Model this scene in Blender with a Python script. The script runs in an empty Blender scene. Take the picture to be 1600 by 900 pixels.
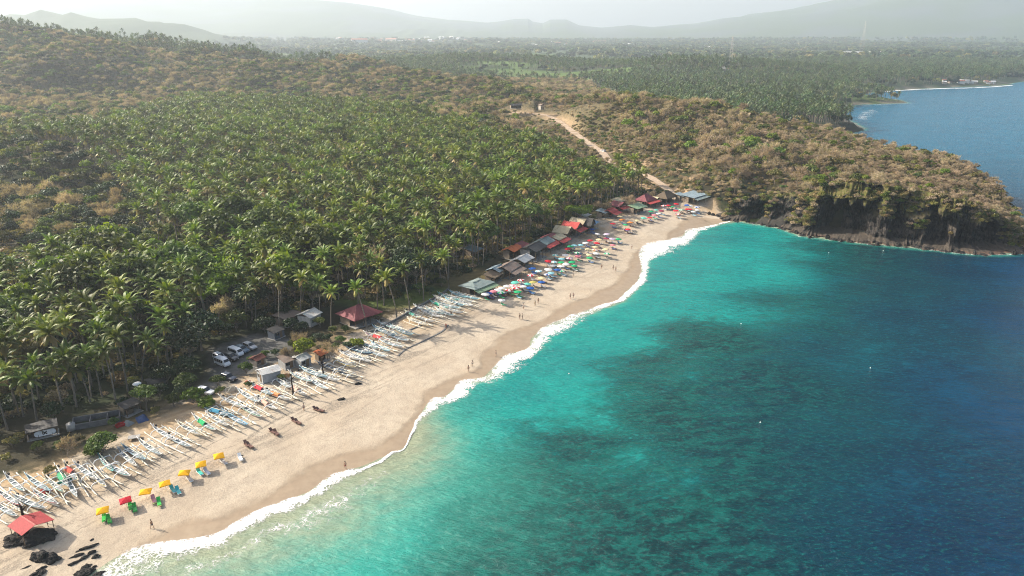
import bpy, math, random
import numpy as np
from mathutils import Vector, Matrix, noise as mnoise

# ------------------------------------------------------------------ camera, sky, sun, exposure
sc = bpy.context.scene
R = math.radians
CAM_H, F, PITCH = 80.0, 1150.0, math.atan(390 / 1150)
SUN_EL, SUN_AZ = R(33), Vector((-0.965, 0.262, 0))       # towards the sun, on the ground plane
cam_data = bpy.data.cameras.new('camera'); cam = bpy.data.objects.new('camera', cam_data)
sc.collection.objects.link(cam); sc.camera = cam
cam.location = (0, 0, CAM_H); cam.rotation_euler = (math.pi / 2 - PITCH, 0, 0)
cam_data.sensor_width = 36; cam_data.lens = F / 1600 * 36; cam_data.clip_start = 1; cam_data.clip_end = 60000

world = bpy.data.worlds.new("World"); sc.world = world; world.use_nodes = True
wn = world.node_tree; wn.nodes.clear()
sky = wn.nodes.new('ShaderNodeTexSky'); sky.sky_type = 'NISHITA'; sky.sun_disc = False
sky.sun_elevation = SUN_EL; sky.sun_rotation = math.atan2(SUN_AZ.x, SUN_AZ.y)
sky.altitude = 0; sky.air_density = 1.0; sky.dust_density = 5.0; sky.ozone_density = 1.0
bg = wn.nodes.new('ShaderNodeBackground'); bg.inputs[1].default_value = 0.125
wo = wn.nodes.new('ShaderNodeOutputWorld')
wn.links.new(sky.outputs[0], bg.inputs[0]); wn.links.new(bg.outputs[0], wo.inputs[0])

sun_d = bpy.data.lights.new('sun', 'SUN'); sun_d.energy = 5.0; sun_d.angle = R(0.5); sun_d.color = (1, 0.91, 0.78)
sun = bpy.data.objects.new('sun', sun_d); sc.collection.objects.link(sun)
sdir = Vector((SUN_AZ.x * math.cos(SUN_EL), SUN_AZ.y * math.cos(SUN_EL), math.sin(SUN_EL))).normalized()
sun.rotation_euler = sdir.to_track_quat('Z', 'Y').to_euler()
sun.location = (0, 0, 300)

vs = sc.view_settings; vs.view_transform = 'Standard'; vs.look = 'None'; vs.gamma = 1; vs.use_curve_mapping = False
sc.display_settings.display_device = 'sRGB'
vs.exposure = 0.84
cy = sc.cycles
cy.use_denoising = True; cy.denoising_prefilter = 'NONE'; cy.filter_width = 1.05; cy.max_bounces = 5; cy.diffuse_bounces = 2; cy.glossy_bounces = 1; cy.transmission_bounces = 1
cy.volume_bounces = 1; cy.transparent_max_bounces = 8; cy.caustics_reflective = False; cy.caustics_refractive = False
cy.sample_clamp_indirect = 4

# ------------------------------------------------------------------ helpers
C = sc.collection
cp, sp = math.cos(PITCH), math.sin(PITCH)
def ray(px, py):
    dx, dy = (px - 800) / F, (450 - py) / F
    return dx, cp + dy * sp, -sp + dy * cp
def W(px, py, z=0.0):                       # the ground point seen at a photograph position, at height z
    d = ray(px, py); t = (z - CAM_H) / d[2]
    return (d[0] * t, d[1] * t)
def WD(px, py, dep, dz=0.0):                # a point at a given distance along the view
    d = ray(px, py); return (d[0] * dep, d[1] * dep, CAM_H + d[2] * dep - dz)
def project(x, y, z):
    zz = z - CAM_H
    dep = y * cp - zz * sp
    u = y * sp + zz * cp
    return 800 + F * x / dep, 450 - F * u / dep, dep

def tag(o, label=None, cat=None, group=None, kind=None):
    if label: o['label'] = label
    if cat: o['category'] = cat
    if group: o['group'] = group
    if kind: o['kind'] = kind
    return o
def empty(name, loc, rz=0.0, s=1.0):
    o = bpy.data.objects.new(name, None); C.objects.link(o); o.location = loc; o.rotation_euler = (0, 0, rz)
    o.scale = (s, s, s); o.empty_display_size = .3; return o
def link(name, me, parent=None, loc=(0, 0, 0), rot=(0, 0, 0), color=None):
    o = bpy.data.objects.new(name, me); C.objects.link(o); o.location = loc; o.rotation_euler = rot
    if parent: o.parent = parent
    if color: o.color = (*color, 1)
    return o
def np_mesh(name, V, Fq, mats=(), smooth=False, midx=None, attrs=None):
    """V (n,3), Fq (m,k) array of equal-length faces"""
    me = bpy.data.meshes.new(name)
    V = np.asarray(V, np.float32); Fq = np.asarray(Fq, np.int32); m, k = Fq.shape
    me.vertices.add(len(V)); me.vertices.foreach_set('co', V.ravel())
    me.loops.add(m * k); me.loops.foreach_set('vertex_index', Fq.ravel())
    me.polygons.add(m); me.polygons.foreach_set('loop_start', np.arange(0, m * k, k, dtype=np.int32))
    if smooth: me.polygons.foreach_set('use_smooth', np.ones(m, bool))
    for mt in mats: me.materials.append(mt)
    if midx is not None: me.polygons.foreach_set('material_index', np.asarray(midx, np.int32))
    me.update(calc_edges=True)
    for an, av in (attrs or {}).items():
        av = np.asarray(av, np.float32)
        if av.ndim == 1:
            a = me.attributes.new(an, 'FLOAT', 'POINT'); a.data.foreach_set('value', av)
        else:
            a = me.attributes.new(an, 'FLOAT_COLOR', 'POINT')
            a.data.foreach_set('color', np.concatenate([av, np.ones((len(av), 1), np.float32)], 1).ravel())
    me.validate()
    return me

class MB:
    """collects faces with a material index, then makes one mesh"""
    def __init__(s): s.v = []; s.f = []; s.m = []; s.sm = []
    def add(s, vs, fs, m=0, smooth=False):
        b = len(s.v); s.v += [tuple(p) for p in vs]
        for f in fs: s.f.append(tuple(i + b for i in f)); s.m.append(m); s.sm.append(smooth)
        return s
    def box(s, c, d, m=0, rz=0.0, taper=1.0):
        cx, cyy, cz = c; hx, hy, hz = d[0] / 2, d[1] / 2, d[2] / 2
        ca, sa = math.cos(rz), math.sin(rz); vs = []
        for sz in (-1, 1):
            t = taper if sz > 0 else 1
            for sx, sy in ((-1, -1), (1, -1), (1, 1), (-1, 1)):
                x, y = sx * hx * t, sy * hy * t
                vs.append((cx + x * ca - y * sa, cyy + x * sa + y * ca, cz + sz * hz))
        return s.add(vs, [(0, 3, 2, 1), (4, 5, 6, 7), (0, 1, 5, 4), (1, 2, 6, 5), (2, 3, 7, 6), (3, 0, 4, 7)], m)
    def tube(s, pts, rad, n=6, m=0, smooth=True, cap=True):
        pts = [Vector(p) for p in pts]
        if not hasattr(rad, '__len__'): rad = [rad] * len(pts)
        rings = []; up = Vector((0, 0, 1))
        for i, p in enumerate(pts):
            t = (pts[min(i + 1, len(pts) - 1)] - pts[max(i - 1, 0)]).normalized()
            a = t.cross(up)
            if a.length < .1: a = t.cross(Vector((0, 1, 0)))
            a.normalize(); b = a.cross(t)
            rings.append([p + (a * math.cos(2 * math.pi * k / n) + b * math.sin(2 * math.pi * k / n)) * rad[i] for k in range(n)])
        vs = [v for r in rings for v in r]; fs = []
        for i in range(len(pts) - 1):
            for k in range(n):
                fs.append((i * n + k, i * n + (k + 1) % n, (i + 1) * n + (k + 1) % n, (i + 1) * n + k))
        if cap: fs.append(tuple(range(n - 1, -1, -1))); fs.append(tuple(range((len(pts) - 1) * n, len(pts) * n)))
        return s.add(vs, fs, m, smooth)
    def quad(s, a, b, c, d, m=0): return s.add([a, b, c, d], [(0, 1, 2, 3)], m)
    def slab(s, quad, th, m=0):                 # a thick sheet under a quad
        q = [Vector(p) for p in quad]; n = (q[1] - q[0]).cross(q[3] - q[0]).normalized() * th
        vs = q + [p - n for p in q]
        return s.add(vs, [(0, 1, 2, 3), (7, 6, 5, 4), (0, 4, 5, 1), (1, 5, 6, 2), (2, 6, 7, 3), (3, 7, 4, 0)], m)
    def lathe(s, prof, n=16, m=0, c=(0, 0, 0), smooth=True):
        vs = []; fs = []
        for r, z in prof:
            for k in range(n): vs.append((c[0] + r * math.cos(2 * math.pi * k / n), c[1] + r * math.sin(2 * math.pi * k / n), c[2] + z))
        for i in range(len(prof) - 1):
            for k in range(n): fs.append((i * n + k, i * n + (k + 1) % n, (i + 1) * n + (k + 1) % n, (i + 1) * n + k))
        return s.add(vs, fs, m, smooth)
    def mesh(s, name, mats):
        me = bpy.data.meshes.new(name); me.from_pydata(s.v, [], s.f)
        for mt in mats: me.materials.append(mt)
        me.polygons.foreach_set('material_index', s.m); me.polygons.foreach_set('use_smooth', s.sm); me.update()
        return me

# value noise in numpy
def _h(i, j, s):
    n = (i * 374761393 + j * 668265263 + s * 144665) & 0xffffffff
    n = ((n ^ (n >> 13)) * 1274126177) & 0xffffffff
    return ((n ^ (n >> 16)) & 0xffff) / 65535.0
def vnoise(x, y, s=0):
    x = np.asarray(x, float); y = np.asarray(y, float)
    i = np.floor(x).astype(np.int64); j = np.floor(y).astype(np.int64); u = x - i; v = y - j
    u = u * u * (3 - 2 * u); v = v * v * (3 - 2 * v)
    return (_h(i, j, s) * (1 - u) + _h(i + 1, j, s) * u) * (1 - v) + (_h(i, j + 1, s) * (1 - u) + _h(i + 1, j + 1, s) * u) * v
def fbm(x, y, s=0, o=4, g=.5):
    a = 0; w = 1; t = 0
    for k in range(o): a = a + w * vnoise(x * 2 ** k + 17.3 * k, y * 2 ** k - 9.1 * k, s + k); t += w; w *= g
    return a / t
def sstep(a, b, x): t = np.clip((x - a) / (b - a), 0, 1); return t * t * (3 - 2 * t)
def seg_dist(X, Y, P):
    """distance to an open polyline, index of the nearest segment"""
    best = np.full(X.shape, 1e18); idx = np.zeros(X.shape, int)
    for k in range(len(P) - 1):
        ax, ay = P[k]; bx, by = P[k + 1]; dx, dy = bx - ax, by - ay
        t = np.clip(((X - ax) * dx + (Y - ay) * dy) / (dx * dx + dy * dy + 1e-9), 0, 1)
        d = (X - ax - t * dx) ** 2 + (Y - ay - t * dy) ** 2
        m = d < best; best = np.where(m, d, best); idx = np.where(m, k, idx)
    return np.sqrt(best), idx
def inside(X, Y, P):
    r = np.zeros(X.shape, bool); n = len(P)
    for k in range(n):
        ax, ay = P[k]; bx, by = P[(k + 1) % n]
        if ay == by: continue
        c = ((ay > Y) != (by > Y)) & (X < (bx - ax) * (Y - ay) / (by - ay) + ax); r ^= c
    return r
def smooth_line(P, n=4):
    P = [np.array(p, float) for p in P]; out = []
    for i in range(len(P) - 1):
        p0, p1, p2, p3 = P[max(i - 1, 0)], P[i], P[i + 1], P[min(i + 2, len(P) - 1)]
        for k in range(n):
            t = k / n
            out.append(.5 * (2 * p1 + (p2 - p0) * t + (2 * p0 - 5 * p1 + 4 * p2 - p3) * t * t + (3 * p1 - 3 * p2 + p3 - p0) * t ** 3))
    out.append(P[-1]); return np.array(out)

# ------------------------------------------------------------------ materials
def nt(name):
    m = bpy.data.materials.new(name); m.use_nodes = True; t = m.node_tree; t.nodes.clear()
    return m, t
def N(t, typ, **kw):
    n = t.nodes.new(typ)
    for k, v in kw.items():
        if k == 'i':
            for kk, vv in v.items(): n.inputs[kk].default_value = vv
        else: setattr(n, k, v)
    return n
def L(t, a, b): t.links.new(a, b)
def mixc(t, fac, a, b, mode='MIX'):
    n = N(t, 'ShaderNodeMix', data_type='RGBA', blend_type=mode)
    for sock, v in ((n.inputs[0], fac), (n.inputs[6], a), (n.inputs[7], b)):
        if hasattr(v, 'links') or isinstance(v, bpy.types.NodeSocket): L(t, v, sock)
        elif isinstance(v, (tuple, list)): sock.default_value = (*v[:3], 1)
        else: sock.default_value = v
    return n.outputs[2]
def math_(t, op, a, b=0.0, c=0.0, clamp=False):
    n = N(t, 'ShaderNodeMath', operation=op, use_clamp=clamp)
    for sock, v in zip(n.inputs, (a, b, c)):
        if isinstance(v, bpy.types.NodeSocket): L(t, v, sock)
        else: sock.default_value = v
    return n.outputs[0]
def maprange(t, v, a, b, c=0.0, d=1.0):
    n = N(t, 'ShaderNodeMapRange', interpolation_type='SMOOTHSTEP', clamp=True)
    L(t, v, n.inputs[0])
    for k, x in ((1, a), (2, b), (3, c), (4, d)): n.inputs[k].default_value = x
    return n.outputs[0]
def coords(t, kind='Object', scale=(1, 1, 1)):
    tc = N(t, 'ShaderNodeTexCoord'); mp = N(t, 'ShaderNodeMapping'); mp.inputs['Scale'].default_value = scale
    L(t, tc.outputs[kind], mp.inputs[0]); return mp.outputs[0]
def noise(t, vec, scale, detail=4, rough=.55, dist=0.0):
    n = N(t, 'ShaderNodeTexNoise', i={'Scale': scale, 'Detail': detail, 'Roughness': rough, 'Distortion': dist}); L(t, vec, n.inputs['Vector']); return n.outputs[0]
def attr(t, name): n = N(t, 'ShaderNodeAttribute', attribute_name=name); return n
def finish(t, col, rough=.8, spec=.3, bump=None, bstr=.4, bdist=.1, metal=0.0, transl=0.0, tcol=None, coat=0.0):
    b = N(t, 'ShaderNodeBsdfPrincipled'); o = N(t, 'ShaderNodeOutputMaterial')
    for sock, v in ((b.inputs['Base Color'], col), (b.inputs['Roughness'], rough), (b.inputs['Specular IOR Level'], spec), (b.inputs['Metallic'], metal)):
        if isinstance(v, bpy.types.NodeSocket): L(t, v, sock)
        elif isinstance(v, (tuple, list)): sock.default_value = (*v[:3], 1)
        else: sock.default_value = v
    if coat: b.inputs['Coat Weight'].default_value = coat
    if bump is not None:
        bp = N(t, 'ShaderNodeBump', i={'Strength': bstr, 'Distance': bdist}); L(t, bump, bp.inputs['Height']); L(t, bp.outputs[0], b.inputs['Normal'])
    out = b.outputs[0]
    if transl:
        tr = N(t, 'ShaderNodeBsdfTranslucent'); c = tcol if tcol is not None else col
        if isinstance(c, bpy.types.NodeSocket): L(t, c, tr.inputs[0])
        else: tr.inputs[0].default_value = (*c[:3], 1)
        mx = N(t, 'ShaderNodeMixShader'); mx.inputs[0].default_value = transl; L(t, out, mx.inputs[1]); L(t, tr.outputs[0], mx.inputs[2]); out = mx.outputs[0]
    L(t, out, o.inputs[0]); return b
def simple(name, col, rough=.6, var=.25, scale=3.0, spec=.3, bump=.0, metal=0.0, objcolor=False, rnd=0.0, col2=None, coat=0.0, transl=0.0, stretch=(1, 1, 1)):
    """base colour with blotchy wear; objcolor multiplies the object's own colour"""
    m, t = nt(name); v = coords(t, 'Object', stretch); n1 = noise(t, v, scale, 5, .6)
    f = maprange(t, n1, .3, .7)
    c2 = col2 if col2 else tuple(x * (1 - var) for x in col)
    c = mixc(t, f, col, c2)
    if objcolor:
        oi = N(t, 'ShaderNodeObjectInfo'); c = mixc(t, 1.0, oi.outputs['Color'], c, 'MULTIPLY')
    if rnd:
        oi = N(t, 'ShaderNodeObjectInfo'); hv = N(t, 'ShaderNodeHueSaturation')
        L(t, maprange(t, oi.outputs['Random'], 0, 1, 1 - rnd, 1 + rnd), hv.inputs['Value']); L(t, c, hv.inputs['Color']); c = hv.outputs[0]
    finish(t, c, rough, spec, n1 if bump else None, bump, .05, metal, transl, None, coat)
    return m

# ------------------------------------------------------------------ traced lines (photograph positions on the ground)
BEACH_PX = [(150, 892), (180, 870), (215, 856), (250, 850), (290, 845), (330, 838), (360, 824), (385, 808), (420, 792), (450, 780),
            (480, 770), (512, 746), (540, 735), (568, 728), (600, 713), (631, 701), (645, 680), (652, 655), (669, 628), (693, 622), (714, 603), (722, 594), (755, 590),
            (772, 573), (788, 556), (803, 551), (827, 545), (829, 530), (845, 514), (862, 505), (900, 491), (930, 480), (965, 470), (978, 455), (995, 441),
            (1003, 422), (998, 396), (1008, 383), (1030, 378), (1066, 369), (1072, 360), (1097, 356), (1118, 351), (1140, 346)]
CLIFF_PX = [(1152, 345), (1180, 349), (1215, 354), (1235, 361), (1255, 368), (1290, 372), (1347, 379), (1390, 383), (1431, 386), (1475, 392), (1515, 396), (1560, 397), (1600, 394), (1640, 392)]
beach_line = [W(*p) for p in BEACH_PX]
cliff_line = [W(*p) for p in CLIFF_PX]
tip = cliff_line[-1]
BACK = [(tip[0] + 6, tip[1] + 12), (229, 312), (239, 342), (250, 380), (256, 425), (255, 480), (258, 530), (270, 590), (288, 640), (303, 668)]
FAR_PX = [(1352, 202), (1322, 186), (1300, 176), (1312, 169), (1345, 163), (1385, 162), (1420, 161), (1405, 156), (1372, 153), (1345, 150), (1352, 146), (1400, 141), (1450, 138), (1500, 136), (1560, 134), (1580, 132), (1575, 130.5), (1600, 127)]
far_line = [W(*p) for p in FAR_PX]
front = [(-75, 92), (-92, 70), (-130, 20), (-180, -100)]
near_shore = list(reversed(front)) + beach_line + cliff_line + BACK + far_line + [(2600, 2600), (6000, 4600)]
SHORE = np.array(near_shore)
N_FRONT, N_BEACH, N_CLIFF = len(front), len(beach_line), len(cliff_line)
LAND = [tuple(p) for p in SHORE] + [(40000, 30000), (0, 60000), (-60000, 60000), (-60000, -100)]
def shore_sd(X, Y):
    d, idx = seg_dist(X, Y, SHORE); s = np.where(inside(X, Y, LAND), d, -d); return s, idx

WET_PX = [(130, 900), (240, 835), (300, 808), (340, 798), (400, 776), (450, 748), (500, 722), (560, 700), (590, 690), (640, 650), (658, 620), (680, 598), (740, 575), (760, 545), (790, 520), (830, 505), (860, 490), (900, 470), (940, 452), (960, 440), (975, 425), (985, 405), (990, 392), (1010, 382), (1040, 372), (1052, 358), (1070, 345), (1100, 339), (1132, 341)]
wet_line = smooth_line([W(*p, .8) for p in WET_PX], 4)
WETPOLY = [tuple(p) for p in wet_line] + [(200, 500), (600, 300), (300, 0), (-80, 40)]
ROAD_PX = [(800, 176, 20), (845, 179, 20), (868, 187, 18.5), (900, 210, 15.5), (925, 228, 13), (942, 240, 11.5), (952, 252, 9.5), (966, 258, 8.5), (992, 266, 7.5), (1015, 277, 6.5), (1034, 289, 5.5), (1050, 303, 4.5), (1060, 314, 4.2)]
road_pts = np.array([(*W(a, b, z), z) for a, b, z in ROAD_PX])
road_sm = smooth_line(road_pts, 6)

# ------------------------------------------------------------------ the lie of the land
ctl = []
def c3(px, py, z): x, y = W(px, py, z); ctl.append((x, y, z))
def cd(px, py, dep, dz=6.5): ctl.append(WD(px, py, dep, dz))
for p in [(0, 700, 3), (60, 760, 3), (130, 690, 3), (230, 640, 3), (300, 620, 3), (420, 575, 3), (540, 530, 3), (640, 485, 3.2), (740, 455, 3.2), (790, 430, 3.3), (850, 395, 3.4), (900, 370, 3.5), (950, 345, 3.6), (1000, 325, 3.7), (1050, 316, 4),
          (1100, 322, 4), (1128, 332, 4), (300, 600, 3), (600, 450, 3.5), (800, 380, 3.6), (100, 550, 3), (-100, 600, 3), (500, 350, 5), (300, 300, 6), (700, 250, 7), (400, 450, 4), (850, 300, 4.5), (150, 500, 4), (-150, 800, 3), (950, 290, 5),
          (0, 470, 4), (100, 430, 4.5), (250, 400, 5), (260, 300, 6), (200, 220, 9), (400, 200, 10), (550, 205, 10), (700, 215, 9), (850, 250, 9), (900, 250, 9), (960, 275, 7), (820, 225, 11), (760, 205, 12), (0, 205, 10), (400, 170, 12), (550, 172, 12), (300, 176, 12), (250, 186, 11), (650, 190, 12), (700, 200, 12)]: c3(*p)
for x, y in beach_line[::3]: ctl.append((x + 18, y - 15, 2.8))
for p in road_pts: ctl.append(tuple(p))
# the hill behind the palms
for p in [(-300, 30, 950), (-100, 40, 950), (0, 45, 1080), (60, 47, 1060), (150, 55, 1040), (250, 76, 1020), (330, 92, 1000), (380, 101, 980), (500, 104, 980), (600, 117, 930), (700, 127, 850), (780, 138, 760), (860, 150, 660),
          (0, 120, 800), (100, 110, 880), (60, 150, 760), (200, 120, 900), (150, 145, 830), (300, 130, 890), (400, 135, 880), (500, 140, 870), (600, 150, 820), (700, 158, 750), (-200, 120, 780), (780, 162, 690)]: cd(*p)
# spur at the left
for p in [(-120, 215, 420), (0, 222, 420), (60, 234, 410), (110, 252, 400), (160, 285, 385), (0, 330, 340), (60, 340, 330), (-120, 350, 330)]: cd(*p)
# headland
for p in [(1450, 238, 395, 3), (1500, 258, 372, 2.5), (1540, 280, 352, 2.5), (1572, 304, 335, 2.5), (1588, 326, 322, 2.5), (1480, 285, 335, 3), (1530, 310, 322, 3), (1460, 300, 312, 3), (1515, 312, 308, 3), (1560, 330, 305, 3), (900, 152, 580), (950, 152, 550), (1000, 155, 520), (1060, 158, 520), (1130, 164, 510), (1200, 176, 495), (1250, 186, 475), (1300, 198, 455), (1350, 212, 435), (1400, 226, 415), 
          (960, 190, 520), (1010, 215, 455), (1080, 200, 470), (1060, 240, 410), (1100, 250, 385), (1110, 285, 356), (1150, 240, 400), (1200, 235, 405), (1280, 235, 385), (1350, 250, 360), (1420, 260, 350), (1206, 300, 348), (1150, 305, 345), (1270, 280, 338), (1330, 275, 330), (1400, 292, 318), ]: cd(*p)
for x, y, z in [(250, 420, 14), (240, 370, 13), (250, 500, 10), (262, 580, 7), (330, 640, 6), (150, 620, 14), (250, 760, 8), (60, 780, 12), (420, 900, 6), (-100, 1250, 16), (0, 1000, 14), (-600, 1500, 20), (300, 1200, 10),
                (-1000, 1200, 60), (-900, 800, 60), (-700, 500, 30), (-500, 250, 8), (-300, 100, 4), (-400, -100, 3), (-700, 0, 5), (900, 1300, 6), (600, 1800, 15), (-500, 2500, 18), (1500, 2200, 15), (0, 2500, 20),
                (0, 4000, 36), (-2000, 4000, 40), (2000, 4000, 36), (0, 6000, 70), (-4000, 6000, 90), (4000, 6000, 110), (-2500, 2200, 60), (-3000, 1000, 70), (3500, 4200, 30)]: ctl.append((x, y, z))
ctl = np.array(ctl, float)
def _ker(A, B):
    d = np.sqrt(((A[:, None, :] - B[None, :, :]) ** 2).sum(-1)); return np.sqrt(d * d + 12 ** 2)
_K = _ker(ctl[:, :2], ctl[:, :2]); n_c = len(ctl)
_A = np.zeros((n_c + 3, n_c + 3)); _A[:n_c, :n_c] = -_K + np.eye(n_c) * 1.5
_P = np.c_[np.ones(n_c), ctl[:, :2] / 1000]; _A[:n_c, n_c:] = _P; _A[n_c:, :n_c] = _P.T
_w = np.linalg.solve(_A, np.r_[ctl[:, 2], 0, 0, 0])
def field(X, Y):
    sh = X.shape; Q = np.c_[X.ravel(), Y.ravel()].astype(float); out = np.empty(len(Q))
    for a in range(0, len(Q), 20000):
        q = Q[a:a + 20000]; out[a:a + 20000] = -_ker(q, ctl[:, :2]) @ _w[:n_c] + _w[n_c] + (q / 1000) @ _w[n_c + 1:]
    return np.maximum(out, 1.5).reshape(sh)
def bump_hill(X, Y, x, y, h, sx, sy, rot=0.0, p=1.0):
    c, s = math.cos(rot), math.sin(rot); dx, dy = X - x, Y - y
    u = (dx * c + dy * s) / sx; v = (-dx * s + dy * c) / sy
    return h * np.exp(-(u * u + v * v) ** p)
_SK = [(-800, 8), (-200, -10), (0, -8), (250, -6), (400, -4), (500, 1), (545, 5), (600, 13), (650, 23), (700, 30), (760, 35), (785, 33), (805, 30), (825, 29.5), (832, 34), (848, 37), (860, 31), (885, 31), (905, 40), (940, 43), (965, 40), (985, 38), (1020, 41), (1050, 39), (1085, 37), (1130, 27), (1180, 20), (1230, 13), (1290, 3), (1340, -8), (1420, -22), (1520, -32), (1650, -38), (2400, -20)]
SKY_AZ = [ray(a, b)[0] / ray(a, b)[1] for a, b in _SK]; SKY_Z = [min(690, CAM_H + 9300 / math.hypot(*ray(a, b)[:2]) * ray(a, b)[2]) for a, b in _SK]
def land_z(X, Y):
    X = np.asarray(X, float); Y = np.asarray(Y, float)
    sd, idx = shore_sd(X, Y)
    z = field(X, Y)
    cliffy = sstep(-2, 4, idx - (N_FRONT + N_BEACH)) * (1 - sstep(0, 2, idx - (N_FRONT + N_BEACH + N_CLIFF + 8)))
    beachy = 1 - sstep(0, 3, idx - (N_FRONT + N_BEACH - 4))
    hilly = sstep(8, 25, z)
    z = z + hilly * ((fbm(X / 60, Y / 60, 3, 4) - .5) * np.where(X > 20, 5, 16) + np.where(X > 20, 0, 1) * (np.abs(fbm(X / 130, Y / 130, 4, 3) - .5) - .12) * 95 * sstep(12, 40, z) + (fbm(X / 17, Y / 17, 8, 3) - .5) * 3) * (sstep(15, 60, sd))
    rr = np.hypot(X, Y)
    # rolling ground between the hill and the far plain, and the mountains
    z = z + sstep(950, 1400, rr) * (1 - sstep(4500, 6500, rr)) * (fbm(X / 500 + 3, Y / 500, 21, 3) - .45) * 26 * sstep(100, 500, sd)
    z = z + bump_hill(X, Y, -60, 1650, 16, 330, 120) + bump_hill(X, Y, 330, 1420, 20, 260, 70, .1)
    rid = 1 - np.abs(fbm(X / 1500, Y / 1500, 31, 5) * 2 - 1)
    # the skyline: a long pale slope, low twin hills, then the flank of the big mountain
    az = X / np.maximum(Y, 500); hp = np.interp(az, SKY_AZ, SKY_Z); up = sstep(5000, 9300, rr)
    prof = hp * (up ** 1.5) * (1 - .25 * sstep(9600, 12500, rr)) * (.84 + .16 * sstep(.3, .8, rid) + .0 * X)
    prof = prof + 45 * up * (1 - up) * 4 * (rid - .5)
    z = np.where(rr > 4500, np.maximum(z * (1 - up) + prof, 20 + .0 * z), z)
    z = z + bump_hill(X, Y, -2000, 3900, 118, 620, 420, 0, 1.3) + bump_hill(X, Y, -2700, 4100, 80, 600, 420, 0, 1.2)
    wd = np.where(beachy > .5, 44.0, np.where(cliffy > .5, 9.0, 14.0)); wd = np.where((idx >= N_FRONT + N_BEACH - 6) & (idx < N_FRONT + N_BEACH), 30.0, wd)
    s = np.clip(sd / wd, 0, 1); s = np.where(cliffy > .5, sstep(.25, 1, s) * .95 + .05 * s, 1 - (1 - s) ** 1.6)
    s = np.where(beachy + cliffy < .5, sstep(0, 1, sd / 40), s)
    s = np.where((idx >= N_FRONT + N_BEACH + 2) & (idx < N_FRONT + N_BEACH + N_CLIFF - 1) & (Y < 360), sstep(14, 20, sd), s)
    zl = z * s
    # beach berm undulation
    zl = zl + beachy * sstep(3, 14, sd) * (1 - sstep(60, 90, sd)) * (fbm(X / 9, Y / 9, 5, 3) - .5) * .30
    dr, k = seg_dist(X, Y, road_sm[:, :2])
    zr = road_sm[np.clip(k, 0, len(road_sm) - 1), 2]
    zl = zl + (zr - zl) * (1 - sstep(3.5, 10, dr))
    return np.where(sd > 0, zl, np.maximum(sd * .10, -14)), sd, idx
def gz(x, y): return float(land_z(np.array([x]), np.array([y]))[0][0])
def GF(px, py):
    d = ray(px, py); t = np.arange(300, 12500, 8.0); zt = land_z(d[0] * t, d[1] * t)[0]; hit = np.where(CAM_H + d[2] * t < zt)[0]
    k = hit[0] if len(hit) else len(t) - 1; return d[0] * t[k], d[1] * t[k], float(max(zt[k], 0))
def G(px, py):
    """where the sight line through a photograph position meets the land"""
    x, y = W(px, py, 3.0); z = 3.0
    for _ in range(6): z = max(gz(x, y), 0); x, y = W(px, py, z)
    return x, y, z
# ------------------------------------------------------------------ terrain sheet
def spaced(a, b, step, lo, hi, g):
    mid = list(np.arange(a, b + step / 2, step)); up = []; s = step; x = mid[-1]
    while x < hi: s *= g; x += s; up.append(x)
    dn = []; s = step; x = mid[0]
    while x > lo: s *= g; x -= s; dn.append(x)
    return np.array(dn[::-1] + mid + up)
def grid_faces(nx, ny):
    i, j = np.meshgrid(np.arange(nx - 1), np.arange(ny - 1)); a = (j * nx + i).ravel()
    return np.c_[a, a + 1, a + nx + 1, a + nx]
xs = spaced(-150, 250, 1.6, -12500, 12500, 1.035); ys = spaced(60, 450, 1.6, -300, 12500, 1.028)
X, Y = np.meshgrid(xs, ys); Z, SD, IDX = land_z(X, Y)
sea_cut = (SD < -60)
wet_d, _ = seg_dist(X, Y, wet_line); wet = np.where(inside(X, Y, WETPOLY), wet_d, -wet_d)
wet = np.where(IDX < N_FRONT + N_BEACH + 1, wet, -30)
is_beach = (IDX < N_FRONT + N_BEACH)
# sandy width varies along the shore: sand gives way to earth
TOP_PX = [(-60, 800), (0, 745), (60, 730), (130, 700), (200, 672), (262, 640), (330, 612), (400, 580), (470, 555), (540, 525), (600, 498), (650, 478), (690, 462), (740, 452), (790, 425), (850, 388), (900, 360), (950, 332), (1000, 316), (1050, 306), (1100, 312), (1135, 330)]
top_line = smooth_line([W(*p, 3.2) for p in TOP_PX], 3)
SANDPOLY = [tuple(p) for p in top_line] + [W(1145, 345), (400, 200), (300, -200), (-400, -200)]
sand_d, _ = seg_dist(X, Y, top_line); sand_d = np.where(inside(X, Y, SANDPOLY), sand_d, -sand_d)
sand_d = np.where(is_beach & (Z < 5.5), sand_d, -40)
dr, _ = seg_dist(X, Y, road_sm[:, :2])
FIELD = fbm(X / 230 + 5, Y / 160, 41, 4)
hill = sstep(9, 18, field(X, Y)) * (np.hypot(X, Y) < 1200)
PARK = [G(*p)[:2] for p in [(255, 640), (330, 590), (330, 545), (400, 520), (455, 530), (450, 570), (400, 600), (330, 625)]]
park_d, _ = seg_dist(X, Y, PARK + [PARK[0]]); park_d = np.where(inside(X, Y, PARK), park_d, -park_d)
def lerp(a, b, f): return a + (np.array(b) - a) * f[..., None]
col = np.zeros(X.shape + (3,)) + np.array((.038, .032, .016))                # litter under the palms, colour darkened to paint in their shade
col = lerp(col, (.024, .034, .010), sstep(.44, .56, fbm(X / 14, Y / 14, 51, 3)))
col = lerp(col, (.16, .125, .065), hill * (.65 + .35 * fbm(X / 25, Y / 25, 52, 3)))
rr = np.hypot(X, Y)
plain = sstep(900, 1300, rr)
col = lerp(col, (.06, .09, .04), plain)
col = lerp(col, (.10, .16, .035), plain * sstep(.56, .60, FIELD) * (rr < 3000))
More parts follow.
